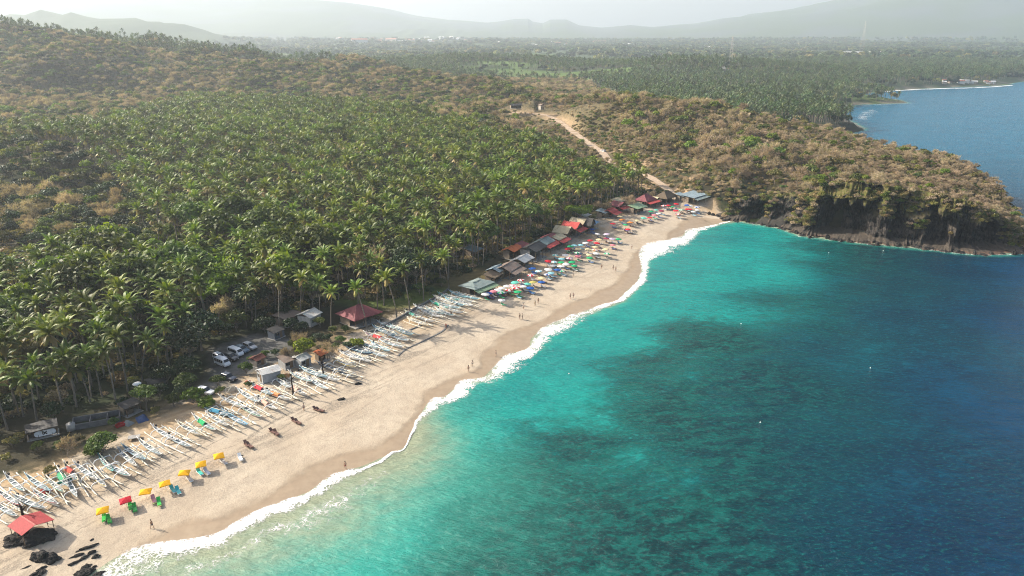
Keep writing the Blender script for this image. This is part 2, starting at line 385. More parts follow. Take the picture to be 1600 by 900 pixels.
col = lerp(col, (.075, .095, .085), sstep(3800, 6000, rr) * .9 * sstep(.45, .6, fbm(X / 400, Y / 400, 53, 4)))
paddy = np.exp(-(((X - 300) / 420) ** 2 + ((Y - 1130) / 130) ** 2) ** 1.5)
col = lerp(col, (.13, .24, .045), paddy * .6 * (SD > 25) * sstep(.45, .55, fbm(X / 60, Y / 40, 56, 3)))
coastal = (SD > 0) & (SD < 11) & (Y > 600)
col = lerp(col, (.22, .19, .15), coastal * 1.0 * sstep(.4, .5, fbm(X / 30, Y / 30, 54, 3)))
col = lerp(col, (.20, .15, .085), sstep(-9, -1, sand_d) * is_beach * sstep(.38, .62, fbm(X / 7 + 3, Y / 7, 55, 3)))   # trodden earth at the beach top
col = lerp(col, (.12, .115, .11), sstep(-1.5, 1.5, park_d) * 1.0)
col = lerp(col, (.05, .045, .04), ((IDX > N_FRONT + N_BEACH) & (IDX < N_FRONT + N_BEACH + N_CLIFF + 9) & (SD < 7) & (SD > -3)) * 1.0)
YG = W(610, 455, 3.5); grassd = np.hypot((X - YG[0]) / 22, (Y - YG[1]) / 16)
col = lerp(col, (.12, .16, .03), (1 - sstep(.7, 1.1, grassd)) * .8 * (sand_d < 0))
cutb = (1 - sstep(4, 9, dr)) * (hill + .2).clip(0, 1)
cutb = np.maximum(cutb, (1 - sstep(14, 26, dr)) * (X > 62) * (Y < 560) * sstep(.47, .6, fbm(X / 12, Y / 12, 57, 3)))
col = lerp(col, (.36, .25, .155), cutb * .9)
col = lerp(col, (.16, .12, .05), (1 - sstep(.7, 1.1, np.hypot((X - W(720, 436, 3)[0]) / 16, (Y - W(720, 436, 3)[1]) / 12))) * .9)
m_ter, t = nt('ground_soil')
v = coords(t); a = attr(t, 'Cd'); sd_a = attr(t, 'sandd').outputs['Fac']; wt_a = attr(t, 'wet').outputs['Fac']
n_big = noise(t, v, .09, 5); n_mid = noise(t, v, .5, 5, .65); n_fine = noise(t, v, 3.2, 4, .7)
earth = mixc(t, maprange(t, n_mid, .3, .7), a.outputs['Color'], mixc(t, 1.0, a.outputs['Color'], (.55, .6, .55), 'MULTIPLY'))
earth = mixc(t, maprange(t, n_fine, .52, .72), earth, mixc(t, 1.0, earth, (1.5, 1.4, 1.25), 'MULTIPLY'))
dry = mixc(t, maprange(t, n_big, .35, .65), (.49, .415, .315), (.42, .345, .255))
dry = mixc(t, maprange(t, n_mid, .35, .75, 0, .55), dry, (.33, .27, .205))
dry = mixc(t, maprange(t, n_fine, .45, .8, 0, .65), dry, (.26, .21, .16))
# trodden, littered streaks running along the beach
mp = N(t, 'ShaderNodeMapping', vector_type='TEXTURE'); mp.inputs['Rotation'].default_value = (0, 0, R(52)); mp.inputs['Scale'].default_value = (16, 2.6, 1)
tc = N(t, 'ShaderNodeTexCoord'); L(t, tc.outputs['Object'], mp.inputs[0]); st = noise(t, mp.outputs[0], 1.0, 6, .68, .6)
stm = math_(t, 'MULTIPLY', maprange(t, st, .475, .59), maprange(t, n_fine, .33, .58))
stm = math_(t, 'MULTIPLY', stm, maprange(t, wt_a, -22, -3, 1, .12))
dry = mixc(t, math_(t, 'MULTIPLY', stm, .9), dry, (.15, .13, .105))
gold = maprange(t, n_big, .4, .62); near_top = maprange(t, sd_a, 20, 4)
dry = mixc(t, math_(t, 'MULTIPLY', math_(t, 'MULTIPLY', near_top, gold), .55), dry, (.42, .27, .12))
wob = math_(t, 'ADD', wt_a, math_(t, 'MULTIPLY', math_(t, 'SUBTRACT', n_big, .5), 7.0))
wm = maprange(t, wob, -1.0, 1.4); wetc = mixc(t, maprange(t, n_mid, .35, .65), (.33, .255, .175), (.29, .22, .15))
wet_margin = maprange(t, wob, -4.5, 2.5, 0, .35)  # sand turns browner as it nears the wet line
sand = mixc(t, wet_margin, dry, (.40, .31, .21)); sand = mixc(t, wm, sand, wetc)
edge = math_(t, 'ADD', sd_a, math_(t, 'MULTIPLY', math_(t, 'SUBTRACT', n_mid, .5), 9.0))
colr = mixc(t, maprange(t, edge, -1.5, 1.5), earth, sand)
rough = maprange(t, wob, -.5, 4, .95, .45)
hsum = math_(t, 'ADD', math_(t, 'MULTIPLY', n_mid, .6), math_(t, 'MULTIPLY', n_fine, .35))
hsum = math_(t, 'MULTIPLY', hsum, maprange(t, wob, -.5, 1.5, 1, .08))
finish(t, colr, rough, .25, hsum, .7, .35)
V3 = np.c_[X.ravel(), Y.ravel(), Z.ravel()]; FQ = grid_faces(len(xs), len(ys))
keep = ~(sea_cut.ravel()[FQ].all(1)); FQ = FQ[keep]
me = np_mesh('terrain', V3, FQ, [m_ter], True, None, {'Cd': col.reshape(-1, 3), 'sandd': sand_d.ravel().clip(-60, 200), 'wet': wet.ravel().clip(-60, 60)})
tag(link('terrain', me), kind='structure')

# ------------------------------------------------------------------ sea
WC = [  # photograph position, reef 0..1, deep 0..1
    (1150, 365, 0, 0), (1150, 400, 0, 0), (1080, 420, 0, 0), (1000, 480, 0, 0), (950, 540, 0, 0), (900, 520, 0, 0), (860, 600, 0, 0), (800, 620, 0, 0), (760, 700, .15, 0), (1180, 420, 0, 0), (1090, 470, .1, 0),
    (1200, 375, .15, 0), (1250, 400, .3, .1), (1320, 410, .55, .3), (1300, 385, .5, .2), (1400, 400, .75, .5), (1400, 440, .6, .55), (1500, 420, .6, .8), (1600, 430, .2, 1), (1600, 500, .3, 1), (1180, 480, .3, .1), (1100, 520, .75, .1), (1220, 470, .5, .2),
    (1000, 560, .65, .05), (900, 700, .75, 0), (980, 640, .7, .1), (900, 650, .35, 0), (850, 700, .4, 0), (800, 740, .8, 0), (720, 690, .3, 0), (700, 800, .6, 0), (650, 760, .25, 0), (600, 800, .1, 0), (600, 880, .3, 0), (450, 880, 0, 0), (500, 820, 0, 0), (700, 880, .7, 0),
    (900, 850, 1, .15), (1000, 880, 1, .2), (800, 880, .9, .05), (1050, 800, .55, .15), (1100, 700, .6, .3), (1000, 720, .45, .1), (1200, 600, .55, .35), (1300, 550, .5, .55), (1300, 700, .55, .5), (1300, 850, .55, .6), (1150, 870, .8, .35), (1400, 500, .55, .65), (1500, 600, .35, .85), (1600, 650, .3, 1), (1450, 750, .5, .8), (1600, 850, .3, 1), (1500, 880, .5, .95),
    (1550, 180, 0, .75), (1450, 190, 0, .7), (1590, 300, 0, .85), (1590, 140, 0, .7), (1420, 150, 0, .6), (1500, 240, 0, .8), (1700, 400, 0, 1), (1900, 800, .3, 1), (2500, 300, 0, .8)]
wc = np.array([(*W(a, b), r, d) for a, b, r, d in WC])
wx = spaced(-110, 330, 2.2, -400, 12300, 1.05); wy = spaced(60, 420, 2.2, -300, 12300, 1.04)
WX, WY = np.meshgrid(wx, wy); wsd, widx = shore_sd(WX, WY)
Q = np.c_[WX.ravel(), WY.ravel()]
d2 = ((Q[:, None, :] - wc[None, :, :2]) ** 2).sum(-1) / (40 + .25 * np.hypot(wc[:, 0], wc[:, 1]))[None, :] ** 2
wt = 1 / (d2 + .02) ** 2; wt /= wt.sum(1, keepdims=True); rd = wt @ wc[:, 2:]
# the shallow milky band is wide at the near end of the beach, narrow beyond
bxy = np.array(beach_line); nearness = sstep(170, 100, WY)
m_sea, t = nt('sea_water'); v = coords(t)
sh = math_(t, 'MULTIPLY', attr(t, 'sd').outputs['Fac'], -1.0); reef = attr(t, 'reef').outputs['Fac']; deep = attr(t, 'deep').outputs['Fac']; milk = attr(t, 'milk').outputs['Fac']
mpr = N(t, 'ShaderNodeMapping', vector_type='TEXTURE'); mpr.inputs['Rotation'].default_value = (0, 0, R(12)); mpr.inputs['Scale'].default_value = (1.25, .75, 1); tc = N(t, 'ShaderNodeTexCoord'); L(t, tc.outputs['Object'], mpr.inputs[0]); vr = mpr.outputs[0]
n1 = noise(t, vr, .04, 8, .66, .6); n2 = noise(t, vr, .26, 7, .74, .4); n3 = noise(t, v, 1.2, 4, .6)
turq = mixc(t, maprange(t, n1, .3, .7), (.003, .27, .235), (.004, .19, .185))
turq = mixc(t, maprange(t, n2, .5, .75, 0, .5), turq, (.01, .37, .30))
blue = mixc(t, maprange(t, n1, .3, .7), (.0004, .040, .098), (.0004, .024, .066))
base = mixc(t, maprange(t, deep, .0, .34), turq, (.001, .095, .115)); base = mixc(t, maprange(t, deep, .4, 1.0), base, blue)
rn = math_(t, 'ADD', math_(t, 'MULTIPLY', n1, .42), math_(t, 'MULTIPLY', n2, .58))
rm = math_(t, 'SUBTRACT', math_(t, 'MULTIPLY', reef, .60), math_(t, 'SUBTRACT', .69, rn)); rmask = maprange(t, rm, -.10, .17)
rcol = mixc(t, maprange(t, n2, .42, .6), (.001, .016, .020), (.002, .085, .072)); rcol = mixc(t, maprange(t, deep, .1, .8), rcol, (.001, .018, .048))
n4 = noise(t, vr, 1.1, 5, .7)
rcol = mixc(t, maprange(t, n4, .5, .68, 0, .6), rcol, (.003, .12, .10)); c = mixc(t, math_(t, 'MULTIPLY', rmask, .92), base, rcol); c = mixc(t, maprange(t, n4, .35, .65, .22, 0), c, (0, .012, .02))
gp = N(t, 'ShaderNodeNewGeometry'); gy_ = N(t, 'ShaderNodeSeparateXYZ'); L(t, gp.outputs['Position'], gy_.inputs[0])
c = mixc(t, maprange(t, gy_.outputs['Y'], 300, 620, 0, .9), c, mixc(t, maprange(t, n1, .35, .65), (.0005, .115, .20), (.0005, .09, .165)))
# milky shallows full of stirred sand
sm = math_(t, 'ADD', sh, math_(t, 'MULTIPLY', math_(t, 'SUBTRACT', n1, .5), 14.0)); sm = math_(t, 'DIVIDE', sm, milk)
c = mixc(t, maprange(t, sm, 3, 30, .8, 0), c, (.045, .31, .24))
c = mixc(t, maprange(t, math_(t, 'ADD', sm, math_(t, 'MULTIPLY', math_(t, 'SUBTRACT', n2, .5), 8.0)), 1, 14, .85, 0), c, (.29, .285, .185))
wv = N(t, 'ShaderNodeMapping', vector_type='TEXTURE'); wv.inputs['Rotation'].default_value = (0, 0, R(-12)); wv.inputs['Scale'].default_value = (2.0, .8, 1); L(t, tc.outputs['Object'], wv.inputs[0])
w1 = noise(t, wv.outputs[0], .22, 3, .5, .3); w2 = noise(t, wv.outputs[0], .75, 6, .66, .2)
hh = math_(t, 'ADD', math_(t, 'MULTIPLY', w1, 1.6), math_(t, 'MULTIPLY', w2, 1.0))
finish(t, c, .18, .14, hh, .8, .9)
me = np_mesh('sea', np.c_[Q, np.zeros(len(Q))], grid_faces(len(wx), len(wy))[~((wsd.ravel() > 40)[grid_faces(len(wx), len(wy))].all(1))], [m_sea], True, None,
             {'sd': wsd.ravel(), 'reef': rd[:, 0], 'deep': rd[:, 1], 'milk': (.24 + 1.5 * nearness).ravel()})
tag(link('sea', me), kind='structure')

# ------------------------------------------------------------------ foam: ribbons where the waves run out
def foam_mat(name, dens, lace):
    m, t = nt(name); v = coords(t); e = attr(t, 'v').outputs['Fac']
    a1 = noise(t, v, .48, 6, .68, .8); vo = N(t, 'ShaderNodeTexVoronoi', feature='DISTANCE_TO_EDGE', i={'Scale': 1.5})
    ds = N(t, 'ShaderNodeMix', data_type='RGBA'); nn = N(t, 'ShaderNodeTexNoise', i={'Scale': .6, 'Detail': 4}); L(t, v, nn.inputs[0])
    va = N(t, 'ShaderNodeVectorMath', operation='MULTIPLY_ADD'); L(t, nn.outputs['Color'], va.inputs[0]); va.inputs[1].default_value = (2.2, 2.2, 0); L(t, v, va.inputs[2]); L(t, va.outputs[0], vo.inputs['Vector'])
    web = maprange(t, vo.outputs['Distance'], .02, .20, 1, 0)
    big = noise(t, v, .06, 3, .6); dens = math_(t, 'MULTIPLY', dens, maprange(t, big, .36, .62, .5, 1.12)) if dens else dens
    body = math_(t, 'SUBTRACT', 1.0, math_(t, 'MULTIPLY', math_(t, 'ABSOLUTE', math_(t, 'SUBTRACT', e, .32)), 1.7))
    al = math_(t, 'ADD', math_(t, 'MULTIPLY', body, dens), math_(t, 'MULTIPLY', math_(t, 'SUBTRACT', a1, .5), 1.9))
    al = math_(t, 'ADD', al, math_(t, 'MULTIPLY', web, lace))
    al = math_(t, 'MULTIPLY', math_(t, 'MULTIPLY', maprange(t, al, .42, 1.2), .94), maprange(t, e, 0, .08)); al = math_(t, 'MULTIPLY', al, maprange(t, e, 1, .7))
    b = N(t, 'ShaderNodeBsdfPrincipled', i={'Base Color': (.82, .82, .80, 1), 'Roughness': .8, 'Specular IOR Level': .2}); bp = N(t, 'ShaderNodeBump', i={'Strength': .8, 'Distance': .3}); L(t, a1, bp.inputs['Height']); L(t, bp.outputs[0], b.inputs['Normal'])
    L(t, al, b.inputs['Alpha']); o = N(t, 'ShaderNodeOutputMaterial'); L(t, b.outputs[0], o.inputs[0]); return m
m_foam = foam_mat('foam', 1.22, .40); m_lace = foam_mat('thin_foam', .38, .40)
def resample(P, n):
    P = np.array(P, float); s = np.r_[0, np.cumsum(np.hypot(*np.diff(P, axis=0).T))]; q = np.linspace(0, s[-1], n)
    return np.c_[np.interp(q, s, P[:, 0]), np.interp(q, s, P[:, 1])]
def ribbon(name, A, B, mat, n=700, m=16, lift=.05, crest=.08, z0=None):
    """a foam sheet between a landward and a seaward line"""
    A = resample(smooth_line(A, 5), n); B = resample(smooth_line(B, 5), n)
    vv = np.linspace(0, 1, m); P = A[:, None, :] * (1 - vv[None, :, None]) + B[:, None, :] * vv[None, :, None]
    wob = (fbm(P[:, :, 0] / 3, P[:, :, 1] / 3, 61, 3) - .5); nrm = B - A; nrm /= np.maximum(np.hypot(*nrm.T), .01)[:, None]
    P = P + nrm[:, None, :] * (wob * 1.2)[:, :, None]
    z, _, _ = land_z(P[:, :, 0], P[:, :, 1]); z = np.maximum(z, 0) + lift + crest * (np.sin(np.pi * vv) ** 1.5)[None, :] * (.4 + fbm(P[:, :, 0] / 2, P[:, :, 1] / 2, 62, 3))
    o = link(name, np_mesh(name, np.c_[P.reshape(-1, 2), z.ravel()], grid_faces(m, n), [mat], True, None, {'v': np.tile(vv, n)})); tag(o, kind='structure'); return o
px = lambda L_: [W(*p) for p in L_]
FA = [(140, 905), (150, 890), (180, 868), (215, 853), (250, 847), (290, 842), (330, 835), (360, 821), (385, 805), (420, 790), (450, 778), (480, 769), (512, 744), (545, 733), (562, 731)]
FB = [(250, 925), (262, 905), (270, 893), (290, 885), (310, 876), (335, 868), (362, 858), (385, 836), (410, 822), (440, 806), (465, 800), (500, 780), (530, 765), (555, 752), (568, 742)]
ribbon('foam_wash', px(FA), px(FB), m_foam, 420, 18)
ribbon('foam_wash', px([(560, 732), (590, 722), (612, 706), (631, 700), (648, 660), (672, 625), (693, 620), (714, 600), (721, 593), (755, 589), (772, 572), (787, 555), (803, 550), (826, 543), (830, 529), (845, 513), (862, 503), (900, 489), (930, 479), (968, 468)]),
       px([(563, 740), (592, 728), (615, 712), (634, 702), (653, 668), (680, 645), (708, 634), (730, 627), (760, 603), (785, 598), (800, 590), (812, 586), (832, 570), (845, 556), (860, 545), (872, 530), (900, 518), (918, 506), (935, 490), (972, 471)]), m_foam, 800, 16)
ribbon('foam_wash', px([(960, 474), (978, 455), (994, 441), (1002, 421), (996, 395), (1006, 381), (1030, 376), (1066, 368), (1070, 359), (1097, 355), (1118, 350), (1140, 345)]),
       px([(980, 470), (1000, 455), (1014, 440), (1018, 422), (1022, 410), (1060, 400), (1082, 388), (1090, 378), (1098, 368), (1108, 361), (1122, 354), (1142, 348)]), m_foam, 420, 14)
ribbon('foam_lace', px([(420, 825), (470, 800), (540, 760), (570, 748), (600, 735)]), px([(440, 850), (500, 832), (560, 800), (585, 775), (612, 745)]), m_lace, 240, 14, .03, .05)
ribbon('foam_lace', px([(250, 900), (300, 880), (370, 855), (415, 822), (430, 812)]), px([(330, 905), (360, 888), (395, 868), (440, 840), (452, 828)]), m_lace, 240, 14, .03, .05)
ribbon('foam_lace', px([(1150, 346), (1215, 355), (1253, 369), (1347, 380), (1431, 387), (1515, 397), (1600, 396)]), px([(1150, 350), (1213, 358.5), (1250, 372), (1346, 382.5), (1430, 390), (1513, 400), (1600, 399)]), m_lace, 500, 6, .05, .15)
ribbon('foam_breaker', px([(1338, 186), (1342, 178), (1350, 173), (1362, 171)]), px([(1362, 190), (1366, 184), (1374, 180), (1380, 178)]), m_lace, 60, 10, .1, .4)
ribbon('foam_breaker', px([(1345, 164), (1385, 162.6), (1422, 161.8)]), px([(1346, 166), (1386, 164.4), (1438, 162)]), m_lace, 80, 6, .1, .4)
ribbon('foam_breaker', px([(1345, 149.5), (1372, 152), (1398, 155)]), px([(1350, 151.8), (1380, 153.8), (1412, 155.5)]), m_lace, 80, 6, .1, .4)
ribbon('foam_breaker', px([(1380, 143), (1420, 140), (1470, 138), (1530, 136.4), (1580, 133)]), px([(1382, 144.6), (1424, 141.8), (1474, 139.8), (1540, 138), (1584, 134.5)]), m_foam, 120, 6, .1, .4)

# ------------------------------------------------------------------ the track over the saddle
m_road, t = nt('track_gravel'); v = coords(t); n1 = noise(t, v, .6, 5, .7)
finish(t, mixc(t, maprange(t, n1, .35, .65), (.46, .36, .26), (.33, .25, .18)), .9, .2, n1, .5, .2)
cr = resample(road_sm[:, :2], 260); tg = np.gradient(cr, axis=0); tg /= np.hypot(*tg.T)[:, None]; nr = np.c_[-tg[:, 1], tg[:, 0]]
us = np.linspace(-1, 1, 7); RP = cr[:, None, :] + nr[:, None, :] * us[None, :, None] * (2.0 + .7 * vnoise(np.arange(260) / 9, 0, 7))[:, None, None]
sq = np.r_[0, np.cumsum(np.hypot(*np.diff(road_sm[:, :2], axis=0).T))]; zc = np.interp(np.linspace(0, sq[-1], 260), sq, road_sm[:, 2])
RZ = np.maximum(land_z(RP[:, :, 0], RP[:, :, 1])[0], 0) + .18
tag(link('road', np_mesh('road', np.c_[RP.reshape(-1, 2), RZ.ravel()], grid_faces(7, 260), [m_road], True)), kind='structure')

# ------------------------------------------------------------------ rock cliff of the headland
cl = resample(smooth_line([W(*p) for p in [(1118, 337), (1128, 342)]] + cliff_line, 5), 520)
sdum, _, _ = (0, 0, 0); tg = np.gradient(cl, axis=0); tg /= np.hypot(*tg.T)[:, None]; nr = np.c_[-tg[:, 1], tg[:, 0]]     # inland
s_ = np.r_[0, np.cumsum(np.hypot(*np.diff(cl, axis=0).T))]
TOPH = np.interp(np.linspace(0, 1, 520), [0, .04, .1, .2, .3, .38, .45, .55, .7, .85, .95, 1], [1.5, 6, 10, 14, 16, 21, 24, 23, 20, 15, 7, 3])
def cave(sx, px_, w):                           # hollow centred where the photograph shows a dark recess
    x0 = W(px_, 380)[0]; i = int(np.argmin(np.abs(cl[:, 0] - x0))); return np.exp(-((s_ - s_[i]) / w) ** 4)
cavs = cave(0, 1328, 9)[:, None] * 9 + cave(0, 1300, 5)[:, None] * 4 + cave(0, 1212, 5)[:, None] * 7 + cave(0, 1515, 7)[:, None] * 8 + cave(0, 1440, 4)[:, None] * 6 + cave(0, 1250, 3)[:, None] * 4 + cave(0, 1395, 2.5)[:, None] * 4 + cave(0, 1475, 3)[:, None] * 5
hv = np.linspace(0, 1, 46); S2, H2 = np.meshgrid(s_, hv, indexing='ij'); HZ = -1.2 + (TOPH[:, None] + 1.2) * H2
colm = np.abs(vnoise(S2 / 1.1, HZ / 9, 71) - .5) * 2; rough_ = fbm(S2 / 5, HZ / 3.5, 72, 5) + (fbm(S2 / 1.7, HZ / 2.4, 76, 3) - .5) * .55
ledge = (1 - sstep(.4, 2.4, HZ)) * (2.5 + 2.5 * vnoise(S2 / 6, 0 * S2, 73))
off = 4.2 + 3.2 * H2 ** 1.6 + (rough_ - .5) * 5.5 + (colm - .5) * 1.8 + (np.abs(fbm(S2 / 11, HZ / 40, 79, 2) - .5) * 2 - .3) * 7 * (1 - .5 * H2) + cavs * (1 - sstep(.58, .74, H2 + (vnoise(S2 / 3, 0 * S2, 78) - .5) * .3)) * sstep(.06, .12, H2) - ledge + (fbm(S2 / 18, HZ / 30, 74, 3) - .5) * 7
PX = cl[:, None, :] + nr[:, None, :] * off[:, :, None]
PC = cl + nr * (off[:, -1] + 15)[:, None]; zc = np.maximum(land_z(PC[:, 0], PC[:, 1])[0] - .4, 1)
capf = np.array([.1, .22, .36, .5, .65, .82, 1.0]); cx_ = cl[:, None, :] + nr[:, None, :] * (off[:, -1:, None] + 15 * capf[None, :, None])
cz_ = TOPH[:, None] * (1 - sstep(0, 1, capf)) + zc[:, None] * sstep(0, 1, capf) + (fbm(cx_[:, :, 0] / 4, cx_[:, :, 1] / 4, 75, 3) - .5) * 2.0 * (capf < .95) - .3
allP = np.concatenate([np.c_[PX.reshape(-1, 2), HZ.ravel()].reshape(520, 46, 3), np.dstack([cx_, cz_])], 1)
def cap_z(x, y, z, sd):
    k = np.argmin((cl[None, :, 0] - x[:, None]) ** 2 + (cl[None, :, 1] - y[:, None]) ** 2, 1); f = np.clip((sd - off[k, -1]) / 15, 0, 1); zz_ = TOPH[k] * (1 - sstep(0, 1, f)) + zc[k] * sstep(0, 1, f)
    return np.where((sd > 0) & (sd < off[k, -1] + 15) & (y < 365) & (x > 75), np.maximum(z, zz_ - .3), z)
m_cliff, t = nt('basalt_cliff'); v = coords(t); n1 = noise(t, v, .22, 6, .65); n2 = noise(t, v, 1.3, 5, .7)
vv_ = coords(t, 'Object', (1, 1, .3)); n3 = noise(t, vv_, 1.3, 6, .7, .6)
geo = N(t, 'ShaderNodeNewGeometry'); sx = N(t, 'ShaderNodeSeparateXYZ'); L(t, geo.outputs['Normal'], sx.inputs[0]); sp_ = N(t, 'ShaderNodeSeparateXYZ'); L(t, geo.outputs['Position'], sp_.inputs[0])
rock = mixc(t, maprange(t, n3, .43, .57), (.060, .053, .047), (.008, .008, .009)); rock = mixc(t, maprange(t, n2, .52, .75), rock, (.075, .060, .048))
veg = mixc(t, maprange(t, n2, .4, .6), (.13, .10, .045), (.085, .095, .02))
hf = maprange(t, sp_.outputs['Z'], 7, 18); vm = math_(t, 'MULTIPLY', maprange(t, math_(t, 'ADD', n1, math_(t, 'MULTIPLY', hf, .25)), .52, .62), maprange(t, sx.outputs['Z'], -.15, .25)); vm = math_(t, 'MULTIPLY', vm, hf)
rock = mixc(t, math_(t, 'MULTIPLY', maprange(t, sx.outputs['Z'], .35, .8), .6), rock, (.11, .09, .07)); base = mixc(t, vm, rock, veg); base = mixc(t, math_(t, 'MULTIPLY', maprange(t, sp_.outputs['Z'], .55, .2), .7), base, (.15, .09, .065))  # lit ledges painted in: up-facing rock gets a lighter colour
finish(t, base, .92, .2, math_(t, 'ADD', n3, n2), 1.0, .6)
tag(link('cliff', np_mesh('cliff', allP.reshape(-1, 3), grid_faces(53, 520)[:, ::-1], [m_cliff], False)), kind='structure')

# ------------------------------------------------------------------ haze
bpy_box = MB().box((0, 6300, 365), (27600, 14400, 770)); 
mh, t = nt('haze_air'); pv = N(t, 'ShaderNodeVolumePrincipled', i={'Color': (.80, .90, 1.0, 1), 'Density': .00012, 'Anisotropy': .35}); o_ = N(t, 'ShaderNodeOutputMaterial'); L(t, pv.outputs[0], o_.inputs['Volume'])
tag(link('haze', bpy_box.mesh('haze', [mh])), kind='stuff', label='pale sunlit haze thickening over the far plain and mountains', cat='haze')
# ------------------------------------------------------------------ naming by landmarks
LM_PX = [('the white board shed', 68, 668), ('the long grey concrete pen', 150, 656), ('the white lamp post', 217, 610), ('the blue tarpaulin heap', 222, 652), ('the white minibus', 369, 552), ('the white van', 348, 567),
         ('the black off-roader', 357, 590), ('the grey metal shed', 420, 582), ('the rusty brown shed roof', 405, 563), ('the charred dead trunk', 457, 617), ('the small orange-topped hut', 503, 560), ('the red pavilion', 560, 495),
         ('the white-walled hut', 483, 492), ('the round green bush', 556, 527), ('the low curved sea wall', 655, 487), ('the grass clearing', 625, 452), ('the green-roofed warung', 745, 450), ('the brown rusty-roofed warung', 793, 428),
         ('the orange-roofed warung', 801, 401), ('the dark house with white columns', 832, 399), ('the cream gabled warung', 880, 374), ('the bright red gabled warung', 892, 366), ('the dark pointed-gable warung', 915, 362), ('the flat-topped green tree', 903, 345),
         ('the low red stall roofs', 955, 334), ('the green-roofed stall', 997, 330), ('the maroon-roofed warung', 1008, 318), ('the dark thatched warung', 1040, 314), ('the wavy grey-roofed restaurant', 1082, 314), ('the red gabled shelter', 48, 825),
         ('the left edge of the view', 5, 560), ('the left edge below the spur', 10, 490), ('the middle of the near grove', 200, 530), ('the palms above the car park', 330, 470), ('the palms above the red pavilion', 540, 420), ('the clearing beside the brown spur', 250, 410), ('the top of the brown spur', 60, 250), ('the foot of the brown spur', 150, 420), ('the car on the track', 942, 236), ('the bend in the track', 955, 254), ('the pale gatehouse', 846, 168),
         ('the big dark cave in the cliff', 1330, 300), ('the small cave near the beach end', 1212, 305), ('the seaward tip of the headland', 1575, 350), ('the middle of the headland crest', 1250, 190), ('the beach end of the cliff', 1125, 320), ('the ledge above the big cave', 1280, 262),
         ('the slope above the far caves', 1480, 300), ('the crest above the track', 1000, 160), ('the gully above the small cave', 1180, 260), ('the steep bank beside the track', 990, 235), ('the last yellow umbrella', 341, 722), ('the lowest green lounger', 167, 812), ('the thin black rock ridges', 125, 860)]
LM = [(n, *G(a, b)[:2]) for n, a, b in LM_PX]
ORD = ['nearest', 'second nearest', 'third nearest', 'fourth nearest', 'fifth nearest', 'sixth nearest', 'seventh nearest', 'eighth nearest', 'ninth nearest', 'tenth nearest', 'eleventh nearest', 'twelfth nearest', 'thirteenth nearest', 'fourteenth nearest', 'fifteenth nearest', 'sixteenth nearest']
def name_all(items, skip=()):
    """items: (object, description, group phrase); the label tells which by its rank of nearness to a landmark"""
    by = {}
    for o, d, g in items:
        x, y = o.location.x, o.location.y
        n, lx, ly = min((l for l in LM if l[0] not in skip), key=lambda l: math.hypot(l[1] - x, l[2] - y)); by.setdefault((d, n), []).append((math.hypot(lx - x, ly - y), o, g))
    for (d, n), v in by.items():
        v.sort(key=lambda q: q[0])
        for k, (_, o, g) in enumerate(v):
            if len(v) == 1: o['label'] = f'{d} by {n}'
            elif k < len(ORD): o['label'] = f'{d}, {ORD[k]} to {n}'
            else: o['label'] = f'{d} far out from {n}'
            o['group'] = g if k < len(ORD) else g + ' farther out from ' + n[4:]
# ------------------------------------------------------------------ plants
def leaf_mat(name, c1, c2, rnd=.25, transl=.3, hue=.03, attrn=None, c3=None, rough=.55, spec=.35):
    m, t = nt(name); oi = N(t, 'ShaderNodeObjectInfo'); v = coords(t); n1 = noise(t, v, 1.1, 2)
    c = mixc(t, maprange(t, n1, .35, .65), c1, c2)
    if attrn: c = mixc(t, attr(t, attrn).outputs['Fac'], c, c3)
    hv = N(t, 'ShaderNodeHueSaturation'); L(t, maprange(t, oi.outputs['Random'], 0, 1, 1 - rnd, 1 + rnd), hv.inputs['Value'])
    r2 = math_(t, 'FRACT', math_(t, 'MULTIPLY', oi.outputs['Random'], 7.31)); L(t, maprange(t, r2, 0, 1, .5 - hue, .5 + hue), hv.inputs['Hue']); L(t, c, hv.inputs['Color'])
    tc_ = mixc(t, 1.0, hv.outputs[0], (1.3, 1.35, .6), 'MULTIPLY')
    finish(t, hv.outputs[0], rough, spec, None, .4, .1, 0, transl, tc_); return m
M = {}
M['palm'] = leaf_mat('palm_leaf', (.080, .128, .016), (.150, .180, .026), .45, .22, .02, 'dry', (.34, .25, .10), .5, .25)
M['trunk'] = simple('palm_trunk', (.24, .205, .165), .9, .35, 4, .2, .5, rnd=.2)
M['twig'] = leaf_mat('bare_twigs', (.385, .30, .225), (.30, .235, .175), .30, .30, .012, rough=.9, spec=.15)
M['bark'] = simple('grey_bark', (.27, .225, .185), .9, .35, 3, .15, .4, rnd=.2)
M['olive'] = leaf_mat('olive_leaf', (.14, .145, .042), (.20, .18, .055), .3, .30, .03)
M['green'] = leaf_mat('green_leaf', (.070, .105, .020), (.105, .140, .026), .3, .32, .025)
M['lime'] = leaf_mat('bright_leaf', (.155, .205, .018), (.115, .165, .018), .25, .4, .02)
M['dark'] = leaf_mat('dark_leaf', (.022, .042, .014), (.036, .060, .018), .3, .2, .02)
M['drygrass'] = leaf_mat('dry_grass', (.25, .18, .08), (.16, .14, .05), .3, .2, .02)
M['far'] = leaf_mat('far_leaf', (.060, .098, .035), (.090, .120, .045), .4, .2, .03)

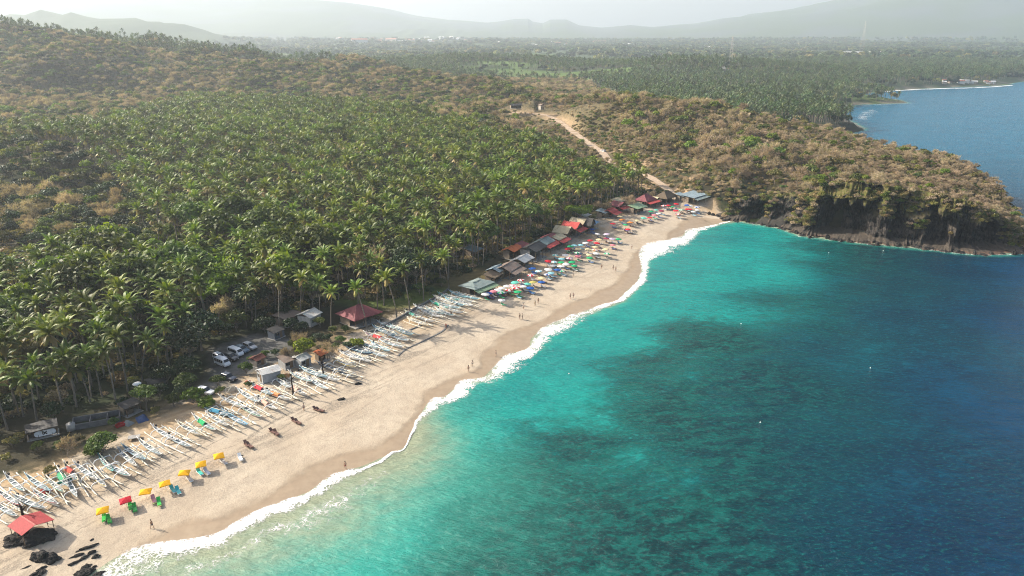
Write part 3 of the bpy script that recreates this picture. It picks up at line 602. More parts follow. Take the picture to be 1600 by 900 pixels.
class Q:
    """collects loose quads quickly"""
    def __init__(s): s.q = []; s.m = []; s.d = []
    def add(s, a, b, c, d, m=0, dry=0.0): s.q.append((a, b, c, d)); s.m.append(m); s.d.append(dry)
    def tube(s, pts, rad, n=5, m=0):
        pts = [np.array(p, float) for p in pts]; rings = []
        for i, p in enumerate(pts):
            tt = pts[min(i + 1, len(pts) - 1)] - pts[max(i - 1, 0)]; tt = tt / (np.linalg.norm(tt) + 1e-9)
            a = np.cross(tt, (0, 0, 1.0)); 
            if np.linalg.norm(a) < .1: a = np.cross(tt, (0, 1.0, 0))
            a /= np.linalg.norm(a); b = np.cross(a, tt)
            rings.append([p + (a * math.cos(2 * math.pi * k / n) + b * math.sin(2 * math.pi * k / n)) * rad[i] for k in range(n)])
        for i in range(len(pts) - 1):
            for k in range(n): s.add(rings[i][k], rings[i][(k + 1) % n], rings[i + 1][(k + 1) % n], rings[i + 1][k], m)
    def mesh(s, name, mats):
        V = np.array(s.q, np.float32).reshape(-1, 3); Fq = np.arange(len(V)).reshape(-1, 4)
        return np_mesh(name, V, Fq, mats, False, s.m, {'dry': np.repeat(np.array(s.d, np.float32), 4)})

def palm_crown(rng, q, base, L0=3.9, nf=22, seg=9, m=0, wide=1.0):
    base = np.array(base, float)
    for k in range(nf):
        age = k / (nf - 1); az = k * 2.399 + rng.uniform(-.25, .25)
        el = R(86 - 96 * age + rng.uniform(-8, 8)); Ln = L0 * rng.uniform(.85, 1.1) * (.75 + .35 * math.sin(math.pi * min(1, age + .25)))
        dryv = 0.0
        if age > .86: el = R(rng.uniform(-70, -35)); dryv = rng.uniform(.55, 1); Ln *= .85
        elif age > .7: dryv = rng.uniform(.0, .4)
        h = np.array((math.cos(az), math.sin(az), 0)); side = np.array((-math.sin(az), math.cos(az), 0)); roll = rng.uniform(-.5, .5)
        p = base.copy(); e = el; step = Ln / seg; pts = [p.copy()]; ups = []
        for i in range(seg):
            dvec = h * math.cos(e) + np.array((0, 0, 1.0)) * math.sin(e); up = -h * math.sin(e) + np.array((0, 0, 1.0)) * math.cos(e)
            p = p + dvec * step; pts.append(p.copy()); ups.append((dvec, up)); e -= (.055 + .030 * i * 9 / seg) * (1.1 if age < .86 else .35) * 9 / seg
        for i in range(seg):
            dvec, up = ups[i]; t0 = i / seg; wl = (.25 + 1.05 * math.sin(math.pi * min(1, (t0 + .12) ** .75))) * .62 * wide
            if i == 0: wl *= .4
            for sgn in (-1, 1):
                dirn = side * sgn * math.cos(roll * sgn + .25) + up * (-.42 + roll * sgn * .5) + dvec * .55; dirn /= np.linalg.norm(dirn)
                for sub in (0, .5):
                    a = pts[i] + (pts[i + 1] - pts[i]) * sub; b = pts[i] + (pts[i + 1] - pts[i]) * (sub + .40)
                    ww = wl * rng.uniform(.82, 1.1); tipd = dirn * ww
                    q.add(a, b, b + tipd + dvec * .08, a + tipd * .97 + dvec * .02, m, dryv)
def palm_trunk(rng, q, h, lean, m=0, n=7, r0=.22):
    az = rng.uniform(0, 6.28); pts = []; rad = []
    for i in range(7):
        u = i / 6; off = lean * (u ** 1.7) ; pts.append((math.cos(az) * off, math.sin(az) * off, h * u - (.4 if i == 0 else 0))); rad.append(r0 * (1.25 if i == 0 else 1) * (1 - .38 * u))
    q.tube(pts, rad, n, m); return pts[-1]
def make_palm(seed, h, lean, **kw):
    rng = random.Random(seed); qt = Q(); top = palm_trunk(rng, qt, h, lean); qc = Q(); palm_crown(rng, qc, top, **kw)
    # coconuts
    for k in range(7):
        a = rng.uniform(0, 6.28); c = np.array(top) + (.28 * math.cos(a), .28 * math.sin(a), -.25); r = .13
        for j in range(4):
            b0, b1 = j * math.pi / 2, (j + 1) * math.pi / 2
            qc.add(c + (0, 0, r), c + (r * math.cos(b0), r * math.sin(b0), 0), c + (0, 0, -r), c + (r * math.cos(b1), r * math.sin(b1), 0), 0, .5)
    return qt, qc
def bare_tree(seed, H=7.0, Wd=3.4, twigs=900, tw=.05, m_b=0, m_t=0, flat=.75):
    rng = random.Random(seed); qt = Q(); qc = Q(); tips = []
    def limb(p, d, ln, r, lv):
        pts = [p]; rr = [r]; dd = np.array(d, float)
        for i in range(3):
            dd = dd + np.array([rng.uniform(-.22, .22), rng.uniform(-.22, .22), rng.uniform(-.08, .16)]); dd /= np.linalg.norm(dd)
            pts.append(pts[-1] + dd * ln / 3); rr.append(r * (1 - .2 * (i + 1)))
        (qt if lv < 2 else qc).tube(pts, rr, 5 if lv < 2 else 3, m_b)
        if lv >= 3: tips.append((pts[-1], dd)); tips.append((pts[-2], dd)); return
        for k in range(3 if lv else 5):
            az = rng.uniform(0, 6.28); sp_ = rng.uniform(.45, .95); nd = dd + np.array([math.cos(az), math.sin(az), rng.uniform(-.1, .5)]) * sp_; nd /= np.linalg.norm(nd)
            limb(pts[-1] if k else pts[-2], nd, ln * rng.uniform(.62, .85), rr[-1] * .72, lv + 1)
    limb(np.array((0, 0, -.3)), (0, 0, 1), H * .34, .16 * H / 7, 0)
    for k in range(twigs):
        p, d = tips[k % len(tips)]; d = d + np.array([rng.gauss(0, .6), rng.gauss(0, .6), rng.gauss(.15, .5)]); d /= np.linalg.norm(d)
        ln = rng.uniform(.5, 1.25) * H / 7; s = np.cross(d, [rng.gauss(0, 1) for _ in range(3)]); s = s / (np.linalg.norm(s) + 1e-6) * tw
        p0 = p + np.array([rng.gauss(0, .28) for _ in range(3)]) * H / 7; bend = np.array([rng.gauss(0, .12), rng.gauss(0, .12), rng.gauss(0, .1)])
        q1 = p0 + d * ln * .5 + bend; q2 = p0 + d * ln
        qc.add(p0 - s, p0 + s, q1 + s * .8, q1 - s * .8, m_t); qc.add(q1 - s * .8, q1 + s * .8, q2 + s * .3, q2 - s * .3, m_t)
    return qt, qc
def leafy(seed, H=6.0, Wd=3.0, n=1100, leaf=.26, lumps=9, m=0, flat=.8, trunk_h=.35, m_b=0, umbrella=False):
    rng = random.Random(seed); qt = Q(); qc = Q(); L_ = []
    qt.tube([(0, 0, -.3), (.1, .05, H * trunk_h * .6), (.15, -.1, H * trunk_h)], [.17 * H / 6, .13 * H / 6, .11 * H / 6], 6, m_b)
    for k in range(lumps):
        az = k * 2.399 + rng.uniform(-.4, .4); rr = Wd * math.sqrt((k + .3) / lumps) * .72
        z = H * (.66 + .22 * (1 - (rr / Wd) ** 2) + rng.uniform(-.08, .08)); rad = Wd * rng.uniform(.34, .52)
        if umbrella: z = H * (.82 + rng.uniform(-.07, .08)); 
        c = np.array((math.cos(az) * rr, math.sin(az) * rr, z)); L_.append((c, rad))
        st = np.array((.15, -.1, H * trunk_h)); mid = (st + c) / 2 + np.array([rng.uniform(-.3, .3), rng.uniform(-.3, .3), -.2])
        qt.tube([st, mid, c], [.08 * H / 6, .055 * H / 6, .025 * H / 6], 4, m_b)
    for k in range(n):
        c, rad = L_[k % lumps]; d = np.array([rng.gauss(0, 1) for _ in range(3)]); d /= np.linalg.norm(d)
        if d[2] < -.35: d[2] *= -.6
        rr = rad * (rng.random() ** .28) * rng.uniform(.82, 1.1); p = c + d * rr * np.array((1, 1, .35 if umbrella else flat))
        nrm = d + np.array([rng.gauss(0, .55) for _ in range(3)]); nrm /= np.linalg.norm(nrm)
        a = np.cross(nrm, (rng.gauss(0, 1), rng.gauss(0, 1), rng.gauss(0, 1))); a /= np.linalg.norm(a) + 1e-6; b = np.cross(nrm, a); s = leaf * rng.uniform(.6, 1.3)
        qc.add(p - a * s - b * s * .55, p + a * s * .2 - b * s * .8, p + a * s + b * s * .5, p - a * s * .3 + b * s * .8, m, rng.random() * .15)
    return qt, qc
def two(name, qq, mt, mc):
    return qq[0].mesh(name + '_trunk', [mt]), qq[1].mesh(name + '_crown', mc)
PALMS = [two('palm', make_palm(s, h, l, L0=L0 * 1.1, nf=20, wide=1.0), M['trunk'], [M['palm']]) for s, h, l, L0 in
         ((1, 11.5, .8, 4.1), (2, 13, 1.6, 4.0), (3, 10, .5, 4.3), (4, 12.2, 2.4, 3.9), (5, 9, .9, 4.2), (6, 13.8, 1.0, 3.8))]
PALM_H = [11.5, 13, 10, 12.2, 9, 13.8]
BARE = [two('bare', bare_tree(s, H, W_, tw=.042), M['bark'], [M['twig']]) for s, H, W_ in ((11, 7, 3.4), (12, 6, 3.2), (13, 8, 3.6), (14, 5.2, 3))]
LEAFY = {k: [two(k, leafy(s, H, W_, 1500), M['bark'], [M[k]]) for s, H, W_ in sh] for k, sh in
         (('olive', ((21, 6, 3.2), (22, 5, 2.7))), ('green', ((23, 6.5, 3.4), (24, 7.5, 3.6))), ('lime', ((25, 6, 3.0), (26, 4.8, 2.7))), ('dark', ((27, 7, 3.8), (28, 6, 3.3))))}
def joined(qt, qc, name, mats):                     # trunk + crown in one mesh for the uncountable woods
    q = Q(); q.q = qt.q + qc.q; q.m = [0] * len(qt.q) + [1] * len(qc.q); q.d = qt.d + qc.d; return q.mesh(name, mats)
S_PALM = [joined(*make_palm(s, h, l, L0=4.6, nf=18, seg=6, wide=1.15), 'wood_palm', [M['trunk'], M['palm']]) for s, h, l in ((31, 12, .8), (32, 13, 1.5), (33, 10.5, .6), (34, 11.5, 2.0))]
S_FPALM = [joined(*make_palm(s, h, l, L0=4.6, nf=13, seg=3, wide=1.7), 'far_palm', [M['trunk'], M['far']]) for s, h, l in ((35, 11, .8), (36, 12.5, 1.2))]
S_BARE = [joined(*bare_tree(s, H, W_, 520, .06), 'wood_bare', [M['bark'], M['twig']]) for s, H, W_ in ((41, 7, 3.4), (42, 6, 3.4), (43, 5, 3))]
S_LEAF = {k: joined(*leafy(s, 6, 3.2, 800, .32), 'wood_' + k, [M['bark'], M[k]]) for s, k in ((44, 'olive'), (45, 'green'), (46, 'lime'), (47, 'dark'))}
def scrub(seed, m, n=240, s=.22, W_=1.1, H=.9):
    rng = random.Random(seed); q = Q()
    for k in range(n):
        a = rng.uniform(0, 6.28); r = W_ * math.sqrt(rng.random()); z = H * rng.random() * (1 - (r / W_) ** 2 * .6); p = np.array((r * math.cos(a), r * math.sin(a), z)); u = np.array([rng.gauss(0, 1) for _ in range(3)]); u /= np.linalg.norm(u); w = np.cross(u, (0, 0, 1.0)); w /= np.linalg.norm(w) + 1e-6; v2 = np.cross(u, w)
        q.add(p - w * s, p - v2 * s * .5, p + w * s, p + v2 * s * .6, 0, 0)
    return q.mesh('scrub', [m])
S_SCRUB = [scrub(51, M['olive']), scrub(52, M['drygrass']), scrub(53, M['green']), scrub(54, M['twig'], 260, .16)]
def blob(seed, m, n=120, s=1.5, W_=6, H=7):          # a clump of far crowns
    rng = random.Random(seed); q = Q(); cs = [np.array((rng.uniform(-W_, W_) * .7, rng.uniform(-W_, W_) * .7, H * rng.uniform(.5, .8))) for _ in range(4)]
    for k in range(n):
        d = np.array([rng.gauss(0, 1) for _ in range(3)]); d /= np.linalg.norm(d); d[2] = abs(d[2]) * 1.0 if d[2] < -.3 else d[2]; p = cs[k % 4] + d * np.array((W_ * .5, W_ * .5, H * .38)) * rng.uniform(.7, 1)
        nn = d + np.array([rng.gauss(0, .5) for _ in range(3)]); a = np.cross(nn, (rng.gauss(0, 1), 1, 0)); a /= np.linalg.norm(a) + 1e-6; b = np.cross(nn / np.linalg.norm(nn), a); ss = s * rng.uniform(.6, 1.2)
        q.add(p - a * ss, p - b * ss, p + a * ss, p + b * ss, 0, 0)
    return q.mesh('far_clump', [m])
S_BLOB = [blob(61, M['far']), blob(62, M['dark']), blob(63, M['olive']), blob(64, M['twig'])]

def scatter(name, P, rz, scl, var, meshes, label, cat, kind='stuff'):
    """one object of uncountable plants: geometry nodes put a plant on each point"""
    protos = [bpy.data.objects.new(name + '_plant', m_) for m_ in meshes]
    me = bpy.data.meshes.new(name); P = np.asarray(P, np.float32); me.vertices.add(len(P)); me.vertices.foreach_set('co', P.ravel())
    for an, av, ty in (('rz', rz, 'FLOAT'), ('scl', scl, 'FLOAT'), ('var', var, 'INT')):
        a = me.attributes.new(an, ty, 'POINT'); a.data.foreach_set('value', np.asarray(av, np.float32 if ty == 'FLOAT' else np.int32))
    me.update(); o = link(name, me)
    g = bpy.data.node_groups.new(name, 'GeometryNodeTree'); g.interface.new_socket('Geometry', in_out='INPUT', socket_type='NodeSocketGeometry'); g.interface.new_socket('Geometry', in_out='OUTPUT', socket_type='NodeSocketGeometry')
    gi = g.nodes.new('NodeGroupInput'); go = g.nodes.new('NodeGroupOutput'); jn = g.nodes.new('GeometryNodeJoinGeometry')
    def na(nm, ty): n = g.nodes.new('GeometryNodeInputNamedAttribute'); n.data_type = ty; n.inputs[0].default_value = nm; return n.outputs[0]
    cx = g.nodes.new('ShaderNodeCombineXYZ'); g.links.new(na('rz', 'FLOAT'), cx.inputs[2])
    for k, pr in enumerate(protos):
        oi = g.nodes.new('GeometryNodeObjectInfo'); oi.inputs[0].default_value = pr; oi.transform_space = 'ORIGINAL'; oi.inputs[1].default_value = True
        cm = g.nodes.new('FunctionNodeCompare'); cm.data_type = 'INT'; cm.operation = 'EQUAL'; g.links.new(na('var', 'INT'), cm.inputs[2]); cm.inputs[3].default_value = k
        ip = g.nodes.new('GeometryNodeInstanceOnPoints'); g.links.new(gi.outputs[0], ip.inputs[0]); g.links.new(cm.outputs[0], ip.inputs[1]); g.links.new(oi.outputs['Geometry'], ip.inputs[2])
        g.links.new(cx.outputs[0], ip.inputs[5]); g.links.new(na('scl', 'FLOAT'), ip.inputs[6]); g.links.new(ip.outputs[0], jn.inputs[0])
    g.links.new(jn.outputs[0], go.inputs[0]); md = o.modifiers.new('plants', 'NODES'); md.node_group = g
    tag(o, label, cat, None, kind); return o

# ---- where plants grow
def jitter(x0, x1, y0, y1, st, seed):
    rs = np.random.RandomState(seed); gx, gy = np.meshgrid(np.arange(x0, x1, st), np.arange(y0, y1, st * .87)); gx = gx + (np.arange(gx.shape[0]) % 2)[:, None] * st / 2
    gx = gx + rs.uniform(-.38, .38, gx.shape) * st; gy = gy + rs.uniform(-.38, .38, gy.shape) * st; return gx.ravel(), gy.ravel(), rs
PALM_EDGE_PX = [(-300, 720), (0, 675), (60, 640), (130, 632), (190, 608), (222, 598), (275, 560), (330, 530), (400, 500), (450, 490), (500, 490), (540, 470), (600, 468), (650, 452), (700, 436), (735, 424), (780, 405), (820, 384), (860, 362), (900, 345), (940, 326), (985, 310), (1018, 298),
                (1000, 292), (960, 290), (900, 276), (870, 256), (830, 243), (780, 230), (720, 210), (640, 190), (550, 176), (400, 168), (300, 170), (250, 183), (150, 208), (60, 225), (0, 232), (-400, 245)]
PALMPOLY = [G(*p)[:2] for p in PALM_EDGE_PX]
SPUR = [G(*p)[:2] for p in [(-300, 255), (0, 258), (110, 275), (180, 300), (225, 340), (190, 400), (120, 440), (0, 470), (-300, 520)]]
CLEAR = [G(*p)[:2] for p in [(180, 385), (260, 370), (330, 405), (300, 440), (190, 450)]]
GRASSY = [G(*p)[:2] for p in [(590, 480), (590, 440), (650, 425), (700, 425), (690, 455), (640, 480)]]
gx, gy, rs = jitter(-460, 170, 100, 880, 5.9, 1)
gx2, gy2, rs2 = gx, gy, rs
zz, sdv, _ = land_z(gx, gy); sl = inside(gx, gy, PALMPOLY) & ~inside(gx, gy, SPUR) & (park_dist(gx, gy) < -3 if False else np.ones(gx.shape, bool))
pd_, _ = seg_dist(gx, gy, PARK + [PARK[0]]); sl &= ~(inside(gx, gy, PARK) | (pd_ < 3)); rdst, _ = seg_dist(gx, gy, road_sm[:, :2]); sl &= rdst > 6
cl_in = inside(gx, gy, CLEAR); gr_in = inside(gx, gy, GRASSY); rnd = rs.random_sample(gx.shape)
near_left = (gx < -60) & (gy < 270); mixn = fbm(gx / 22, gy / 22, 81, 3)
dens = np.where(cl_in, .22, np.where(gr_in, .2, np.where(near_left, np.where(mixn > .50, .5, .9), .91)))
ps = sl & (rnd < dens)
px_, py_, dep_ = project(gx, gy, zz + 11)
inview = (px_ > -30) & (px_ < 1630) & (py_ > -10) & (py_ < 930)
keep = ps & ((px_ > -160) & (py_ > -50)); gx_, gy_, zz_, dp_, iv_ = gx[keep], gy[keep], zz[keep], dep_[keep], inview[keep]
rp = random.Random(5)
order = np.argsort(np.where(iv_, dp_, 1e9)); first = order[:270]; rest = np.setdiff1d(np.arange(len(gx_)), first)
TREES = []
def plant(name, meshes, k, x, y, z, s, label, cat, group, rz=None, tilt=0):
    t_ = empty(name, (x, y, z), rp.uniform(0, 6.28) if rz is None else rz, s)
    if tilt: t_.rotation_euler.x = rp.uniform(-tilt, tilt); t_.rotation_euler.y = rp.uniform(-tilt, tilt)
    tr, cr = meshes[k]; link('trunk', tr, t_); link('crown', cr, t_); tag(t_, label, cat, group); TREES.append((t_, label, group)); return t_
for i in first:
    k_ = rp.randrange(6); lab = 'slim leaning coconut palm' if k_ in (1, 3) else ('short full-crowned coconut palm' if k_ in (2, 4) else 'tall upright coconut palm')
    plant('coconut_palm', PALMS, k_, gx_[i], gy_[i], zz_[i], rp.uniform(.78, 1.18), lab, 'palm tree', 'coconut palms of the near grove', None, .06)
for qx, qy in [(518, 515), (436, 513), (573, 513), (620, 496), (641, 489), (702, 455), (600, 478), (662, 470), (560, 478), (470, 500), (12, 672), (58, 658), (98, 643), (141, 628), (180, 624), (222, 598), (30, 650), (120, 636), (160, 620), (200, 612), (-10, 690), (250, 590), (265, 575), (400, 503), (420, 492), (385, 512), (500, 498), (590, 482)]:
    x, y, z = G(qx, qy); k_ = rp.randrange(6); plant('coconut_palm', PALMS, k_, x, y, z, rp.uniform(.8, 1.0), 'front-row coconut palm standing clear', 'palm tree', 'coconut palms along the beach edge', None, .06)
nr_ = len(rest); scatter('palm_plantation', np.c_[gx_[rest], gy_[rest], zz_[rest]], rs.uniform(0, 6.28, nr_), rs.uniform(.68, 1.18, nr_), rs.randint(0, 4, nr_), S_PALM,
        'dense coconut palm plantation covering the valley floor behind the beach', 'palm plantation')
# trees mixed into the near end of the grove
grp = {}
def G3(x, y): return x, y, gz(x, y)
mx_ = sl & ~ps; cand = [(dep_[i], gx[i], gy[i], zz[i], cl_in[i], near_left[i]) for i in np.where(mx_ & inview)[0]]
cand.sort(); cnt = 0; leafcount = {'lime': 0, 'green': 0, 'olive': 0, 'dark': 0, 'bare': 0}
NAMES = {'lime': ('leafy_tree', 'lime green broadleaf tree'), 'green': ('leafy_tree', 'mid green broadleaf tree'), 'olive': ('leafy_tree', 'olive brown broadleaf tree'), 'dark': ('leafy_tree', 'dark green broadleaf tree'), 'bare': ('bare_tree', 'leafless brown tree')}
n_leafy = 0; n_bare = 0
def grow(kind, x, y, z, s, where, group=None):
    global n_leafy, n_bare
    nm, lb = NAMES[kind]
    kk = rp.randrange(4 if kind == 'bare' else 2); shp = (['broad', 'compact', 'tall', 'low'] if kind == 'bare' else ['broad', 'compact'])[kk]; lb = ('large ' if s > 1.25 else ('mid-sized ' if s > 1.0 else 'small ')) + shp + ' ' + lb
    if kind == 'bare': n_bare += 1; return plant(nm, BARE, kk, x, y, z, s, lb, 'tree', 'bare trees ' + where)
    n_leafy += 1; return plant(nm, LEAFY[kind], kk, x, y, z, s, lb, 'tree', {'lime': 'lime green', 'green': 'mid green', 'olive': 'olive brown', 'dark': 'dark green'}[kind] + ' trees ' + where)
for d_, x, y, z, c_, nl in cand[:165]:
    k = rp.choices(['lime', 'green', 'olive', 'dark', 'bare'], [11, 5, 1, 1, .4] if nl else ([1, 2, 2, 1, 2.5] if c_ else [1, 2, 1, 2, 1.5]))[0]
    grow(k, x, y, z, rp.uniform(1.5, 2.15) * (.55 if c_ else ((1.22 if k in ('lime', 'green') else 1) if nl else .85)), 'among the near palms of the grove' if nl else ('in the scrubby clearing beside the brown spur' if c_ else 'among the palms of the plantation'))

# ---- the wooded slopes: brown hill, spur and headland
gx, gy, rs = jitter(-950, 330, 280, 1320, 6.3, 2); zz, sdv, sidx = land_z(gx, gy); zz = cap_z(gx, gy, zz, sdv); ff = field(gx, gy)
inp = inside(gx, gy, PALMPOLY) & ~inside(gx, gy, SPUR); rdst, _ = seg_dist(gx, gy, road_sm[:, :2])
on = ((zz > 7) | inside(gx, gy, SPUR)) & ~inp & (sdv > 7.5) & (rdst > 6) & (np.hypot(gx, gy) < 1320) & ~((gx > 120) & (gy > 640))
px_, py_, dep_ = project(gx, gy, zz + 4); on &= (px_ > -60) & (px_ < 1660) & (py_ > -40)
pat = fbm(gx / 28, gy / 28, 91, 4); pat2 = fbm(gx / 45 + 9, gy / 45, 92, 3)
rn = rs.random_sample(gx.shape); head = (gx > 30)
green_p = np.where(head, .26, .46) + .40 * sstep(.50, .62, pat2) ; thin = np.where(head & (gy < 372) & (gx < 165), .6, 1.0); on &= rn < thin
hh = np.sort(0 * gx)
kinds_ = np.where(rs.random_sample(gx.shape) < green_p, rs.choice([3, 4, 5, 6], gx.shape, p=[.50, .20, .20, .10]), rs.randint(0, 3, gx.shape))
spur_ = inside(gx, gy, SPUR); kinds_ = np.where(spur_ & (rs.random_sample(gx.shape) < .55), rs.choice([3, 4, 6, 6], gx.shape), kinds_)  # extra dark and olive crowns stand in for the spur's shade
kinds_ = np.where(head & (kinds_ > 4), np.where(rs.random_sample(gx.shape) < .6, 5, 4), kinds_)
ix = np.where(on)[0]; o_ = ix[np.argsort(dep_[ix] + rs.uniform(0, 25, len(ix)))]
bareN = [i for i in o_ if kinds_[i] < 3]; leafN = [i for i in o_ if kinds_[i] >= 3]
front_b = [i for i in bareN if px_[i] < 1610][:260]; front_l = [i for i in leafN if px_[i] < 1610][:120]
sset = set(front_b) | set(front_l); KN = {3: 'olive', 4: 'green', 5: 'lime', 6: 'dark'}
def where_of(i):
    if gx[i] < -60: return 'on the low brown spur beside the plantation'
    return 'on the slope above the beach end' if gx[i] < 110 else ('on the headland above the dark caves' if gx[i] < 175 else 'near the seaward tip of the headland')
tipf = lambda i: (.55 if gx[i] > 165 or (gx[i] > 60 and sdv[i] < 22) else 1.0) * (.55 if rdst[i] < 24 else 1)
for i in front_b: grow('bare', gx[i], gy[i], zz[i] - .1, rs.uniform(.85, 1.6) * tipf(i), where_of(i))
for i in front_l: grow(KN[kinds_[i]], gx[i], gy[i], zz[i] - .1, rs.uniform(.6, 1.25) * tipf(i), where_of(i))
rst = [i for i in o_ if i not in sset]; rst = np.array(rst); tf_ = np.where(rdst[rst] < 24, .5, 1.0) * np.where((gx[rst] > 165) | ((gx[rst] > 60) & (sdv[rst] < 22)), .55, 1.0); sc_ = tf_ * (.75 + 1.15 * rs.random_sample(len(rst)) ** 1.7) * np.where(kinds_[rst] >= 3, .85, 1)
a_ = gx[rst] > 20
for nm, msk, lb in (('headland_woods', a_, 'dry bare woodland covering the top of the rocky headland'), ('hillside_woods', ~a_, 'mixed brown and olive woodland covering the long hill')):
    r2 = rst[msk]; scatter(nm, np.c_[gx[r2], gy[r2], zz[r2] - .1], rs.uniform(0, 6.28, len(r2)), sc_[msk], kinds_[r2], S_BARE + [S_LEAF['olive'], S_LEAF['green'], S_LEAF['lime'], S_LEAF['dark']], lb, 'woods')
gx, gy, rs = jitter(150, 240, 290, 420, 3.3, 12); zz, sdv, sidx = land_z(gx, gy); zz = cap_z(gx, gy, zz, sdv); i = np.where((sdv > 8) & (zz > 5))[0]
scatter('headland_thicket', np.c_[gx[i], gy[i], zz[i] - .2], rs.uniform(0, 6.28, len(i)), rs.uniform(.35, .6, len(i)), rs.choice([0, 1, 2, 3], len(i), p=[.35, .3, .25, .1]), S_BARE + [S_LEAF['olive']], 'low windswept leafless thicket on the seaward tip of the headland', 'thicket')
# scrub on open slopes and under the trees
gx, gy, rs = jitter(-120, 330, 270, 560, 2.5, 3); zz, sdv, sidx = land_z(gx, gy); zz = cap_z(gx, gy, zz, sdv); rdst, _ = seg_dist(gx, gy, road_sm[:, :2]); inp = inside(gx, gy, PALMPOLY)
rs_ = rs.random_sample(gx.shape); on = (zz > 4.5) & (sdv > 7) & ~inp & (rdst > 3.6) & (rs_ < .6) & (~inside(gx, gy, SANDPOLY[:len(top_line)] + [W(1145, 345), W(1000, 440)]) | (zz > 6.2))
k = rs.choice([0, 1, 2, 3], gx.shape, p=[.25, .37, .08, .3]); i = np.where(on)[0]
scatter('headland_scrub', np.c_[gx[i], gy[i], zz[i]], rs.uniform(0, 6.28, len(i)), rs.uniform(.7, 1.7, len(i)), k[i], S_SCRUB, 'dry grass and scrub covering the slopes of the headland', 'scrub')
gx, gy, rs = jitter(-230, 170, 95, 420, 3.2, 4); zz, sdv, sidx = land_z(gx, gy); inp = inside(gx, gy, PALMPOLY); pd_, _ = seg_dist(gx, gy, PARK + [PARK[0]])
on = inp & ~inside(gx, gy, PARK) & (pd_ > 1) & (rs.random_sample(gx.shape) < .75); k = rs.choice([0, 1, 2, 3], gx.shape, p=[.25, .2, .45, .1]); i = np.where(on)[0]
scatter('undergrowth', np.c_[gx[i], gy[i], zz[i]], rs.uniform(0, 6.28, len(i)), rs.uniform(.6, 2.4, len(i)), k[i], [S_SCRUB[0], S_SCRUB[1], scrub(55, M['dark']), S_SCRUB[3]], 'low weeds and seedlings under the coconut palms', 'undergrowth')
# bushes hanging on the cliff
rs = np.random.RandomState(9); ci = rs.randint(20, 515, 1500); hj = rs.randint(12, 46, 1500); cpnt = allP[ci, hj]; inc_ = cavs[ci, 0] > 1.2; ok = (fbm(s_[ci] / 9, hj / 9.0, 77, 3) + .006 * (hj - 26) > np.where(inc_, .62, .47)) & ((hj > 33) | ~inc_)
cpnt = cpnt[ok]; n_ = len(cpnt); scatter('cliff_scrub', cpnt - [0, 0, .3], rs.uniform(0, 6.28, n_), rs.uniform(.6, 1.5, n_), rs.choice([0, 1, 2, 3], n_, p=[.35, .3, .15, .2]), S_SCRUB, 'olive and straw coloured bushes clinging to the dark cliff', 'scrub')
# the far plain
gx, gy, rs = jitter(-1400, 1500, 640, 2100, 9.5, 6); zz, sdv, sidx = land_z(gx, gy); px_, py_, dep_ = project(gx, gy, zz + 8)
FLD = fbm(gx / 230 + 5, gy / 160, 41, 4); pdy = np.exp(-(((gx - 300) / 420) ** 2 + ((gy - 1130) / 130) ** 2) ** 1.5)
on = (px_ > -20) & (px_ < 1620) & (sdv > np.where(np.hypot(gx, gy) < 1300, 9, 20)) & ~((FLD > .58) & (np.hypot(gx, gy) > 1250) & (rs.random_sample(gx.shape) < .93)) & (rs.random_sample(gx.shape) > pdy * .45) & ((np.hypot(gx, gy) > 1230) | ((gx > 120) & (gy > 640))); i = np.where(on)[0]
scatter('far_palm_groves', np.c_[gx[i], gy[i], zz[i]], rs.uniform(0, 6.28, len(i)), rs.uniform(.8, 1.2, len(i)), rs.choice([0, 1, 2, 3], len(i), p=[.44, .44, .08, .04]), S_FPALM + [S_BLOB[1], S_BLOB[2]], 'distant palm groves spreading over the coastal plain', 'palm groves')
gx, gy, rs = jitter(-4200, 4500, 2080, 5600, 32, 7); zz, sdv, sidx = land_z(gx, gy); px_, py_, dep_ = project(gx, gy, zz + 8); FLD = fbm(gx / 400 + 5, gy / 260, 43, 4)
on = (px_ > -20) & (px_ < 1620) & (sdv > 40) & ~((FLD > .57) & (rs.random_sample(gx.shape) < .8)) & (zz < 75); i = np.where(on)[0]
scatter('far_forest', np.c_[gx[i], gy[i], zz[i]], rs.uniform(0, 6.28, len(i)), rs.uniform(1.2, 2.6, len(i)), rs.choice([0, 1, 2, 3], len(i), p=[.7, .22, .08, .0]), S_BLOB, 'hazy forest reaching to the foot of the mountains', 'forest')
# ------------------------------------------------------------------ named single trees and bushes
def bush_at(kind, px, py, s, k=0, name='bush'):
    x, y, z = G(px, py); o = empty(name, (x, y, z - (.1 if name.endswith('tree') else 1.75 * s)), rp.uniform(0, 6), s); tr, cr = (BARE if kind == 'bare' else LEAFY[kind])[k]; link('trunk', tr, o); link('crown', cr, o); return o
def single(kind, px, py, s, label, k=0, name='bush', cat='bush', squash=1.0):
    o = bush_at(kind, px, py, s, k, name); o.scale.z *= squash; tag(o, label, cat); return o
single('green', 160, 706, .98, 'rounded olive-green bush in front of the long grey concrete pen', 0, squash=.8)
single('lime', 147, 708, .72, 'small yellow-green bush beside the rounded bush before the pen', 1, squash=.8)
single('green', 230, 642, .85, 'dark rounded green tree beneath the white lamp post', 1, 'leafy_tree', 'tree', .9)
single('lime', 303, 630, .92, 'bright lime green shrub at the top of the beach beside the white car', 0, 'shrub', 'shrub', .9)
single('lime', 323, 636, .8, 'lower lime green shrub hanging over the boats beside the white car', 1, 'shrub', 'shrub', .9)
single('green', 290, 610, .95, 'dull green bush behind the bright lime shrub', 0, squash=.85)
single('dark', 298, 570, 1.5, 'dense dark green tree beside the parked white van', 0, 'leafy_tree', 'tree', .85)
